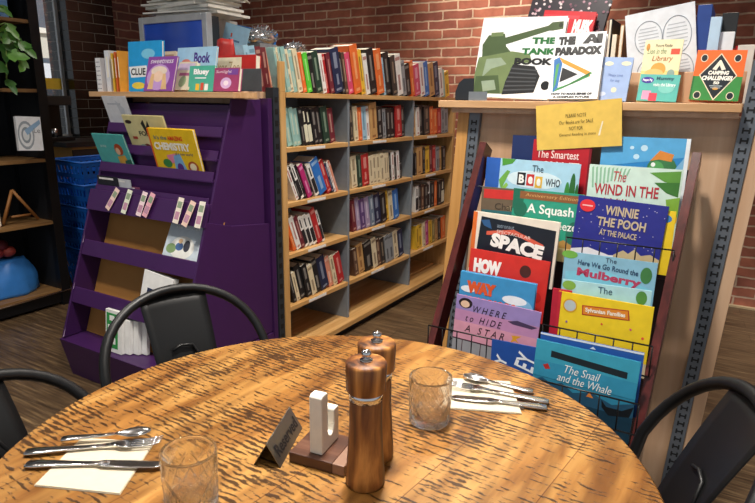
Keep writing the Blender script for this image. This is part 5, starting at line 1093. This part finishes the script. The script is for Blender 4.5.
# ================================================================== chairs
def chair(mid, out, label, W=.225, top=.85, hz=.70):
    out = V((out[0], out[1], 0)).normalized(); o = V((mid[0], mid[1], 0))-out*.20
    r = empty('metal_chair', o, label, 'chair', 'black metal cafe chairs'); r.rotation_euler.z = math.atan2(out.y, out.x)
    # local: x outward (back), y sideways
    pts = []
    pts += [(.155, -W*.86, .445), (.165, -W*.92, .52), (.18, -W*.98, .60)]
    n = 22
    for i in range(n+1):
        a = math.pi*i/n; y = -W*math.cos(a); s = math.sin(a)
        pts.append((.195+.125*s**.9, y, .665+(top-.665)*s**.8))
    pts += [(.18, W*.98, .60), (.165, W*.92, .52), (.155, W*.86, .445)]
    b = MB(); b.tube(pts, .0125, CHAIRM, 12); b.build('back_loop', r)
    # splat: curved plate with embossed arc
    sp = MB(); vs = []; nu, nv = 8, 12
    for j in range(nv+1):
        f = j/nv; z = .455+(top-.008-.455)*f; x = .165+.15*f**1.4; hw = .072+.018*f
        for i in range(nu+1):
            u = -1+2*i/nu; vs.append((x+.012*(1-u*u), u*hw, z))
    m_ = nu+1; N = len(vs); vs2 = vs+[(x-.004, y, z) for x, y, z in vs]
    fs = []
    for j in range(nv):
        for i in range(nu): a = j*m_+i; fs += [(a, a+1, a+m_+1, a+m_), (N+a, N+a+m_, N+a+m_+1, N+a+1)]
        for i in (0, nu): a = j*m_+i; fs.append((a, a+m_, N+a+m_, N+a))
    for j in (0, nv):
        for i in range(nu): a = j*m_+i; fs.append((a, N+a, N+a+1, a+1))
    sp.faces(vs2, fs, CHAIRM, True)
    s_ = sp.build('back_splat', r)
    em = MB(); em.tube([(.205+.012, -.035, .62), (.222+.012, -.037, .68), (.236+.012, -.02, .715), (.238+.012, .01, .72), (.234+.012, .035, .712)], .004, CHAIRM, 8); em.build('embossed_rib', s_)
    st = MB(); st.prism([(-.17, -.155, .435), (-.17, .155, .435), (.10, .175, .435), (.165, .13, .435), (.165, -.13, .435), (.10, -.175, .435)], (0, 0, .022), CHAIRM); st.build('seat', r, .008)
    for sx_, sy_ in ((-1, -1), (-1, 1), (1, -1), (1, 1)):
        l = MB(); tx, ty = (.14 if sx_ > 0 else -.145), .14; bx, by = (.215 if sx_ > 0 else -.2), .20
        l.tube([(tx, sy_*ty, .436), (bx, sy_*by, .0)], [.022, .013], CHAIRM, 10); l.build('leg', r)
    return r
chair((-1.136, .976), (math.cos(2.818), math.sin(2.818)), 'black metal chair between the table and the purple stand', .215, .855)
chair((-.022, 1.072), (math.cos(.285), math.sin(.285)), 'black metal chair beside the wooden display unit', .219, .872)
chair((-1.083, .478), (math.cos(3.314), math.sin(3.314)), 'black metal chair at the window side of the table', .217, .818)

# ================================================================== lights
def area(name, loc, size, power, color=(1, .93, .84), rot=(0, 0, 0), sy=None):
    l = bpy.data.lights.new(name, 'AREA'); l.energy = power; l.size = size; l.color = color; l.spread = math.radians(118)
    if sy: l.shape = 'RECTANGLE'; l.size_y = sy
    o = bpy.data.objects.new(name, l); COL.objects.link(o); o.location = loc; o.rotation_euler = rot
    return o
def fixture(x, y, power, i):
    r = empty('ceiling_lamp', (x, y, 3.2), 'unseen ceiling downlight added to brighten the shop', 'lamp', 'ceiling downlights')
    b = MB(); b.lathe([(.10, -.05), (.12, -.05), (.12, 0), (.10, 0)], (0, 0, 0), mat('#e6e6e4', .4), 28); b.build('housing', r)
    area('downlight', (x, y, 3.12), .22, power)
for i, (x, y, p) in enumerate(((-.65, 1.05, 50), (-.3, .3, 6), (-2.6, .7, 20), (-1.2, 2.7, 26), (-3.4, 3.4, 9))): fixture(x, y, p, i)  # lamps out of view, placed and powered to brighten display, table and shelves
# spotlight washing the brick wall
s = bpy.data.lights.new('wall_spot', 'SPOT'); s.energy = 270; s.spot_size = math.radians(66); s.spot_blend = 1; s.color = (1, .9, .78); s.shadow_soft_size = .06
so = bpy.data.objects.new('wall_spot', s); COL.objects.link(so); so.location = (-1.6, 3.4, 3.1); so.rotation_euler = (math.radians(52), 0, math.radians(0))
# daylight
sun = bpy.data.lights.new('sun', 'SUN'); sun.energy = 3.0; sun.angle = math.radians(3); suno = bpy.data.objects.new('sun', sun); COL.objects.link(suno); suno.rotation_euler = (math.radians(48), 0, math.radians(75))
w = bpy.data.worlds.new('daylight'); bpy.context.scene.world = w; w.use_nodes = True
w.node_tree.nodes['Background'].inputs[0].default_value = (.86, .93, 1, 1); w.node_tree.nodes['Background'].inputs[1].default_value = .5

# ================================================================== camera
cam = bpy.data.cameras.new('camera'); co = bpy.data.objects.new('camera', cam); COL.objects.link(co)
cam.sensor_fit = 'HORIZONTAL'; cam.sensor_width = 36; cam.lens = 36*FPX/755; cam.clip_start = .05
Mc = Matrix.Identity(4)
for i in range(3): Mc[i][0] = CR[i]; Mc[i][1] = -CD[i]; Mc[i][2] = -CW[i]; Mc[i][3] = CC[i]
co.matrix_world = Mc
sc = bpy.context.scene; sc.camera = co
sc.view_settings.view_transform = 'Standard'; sc.view_settings.look = 'None'; sc.view_settings.exposure = 0; sc.view_settings.gamma = 1; sc.view_settings.use_curve_mapping = False
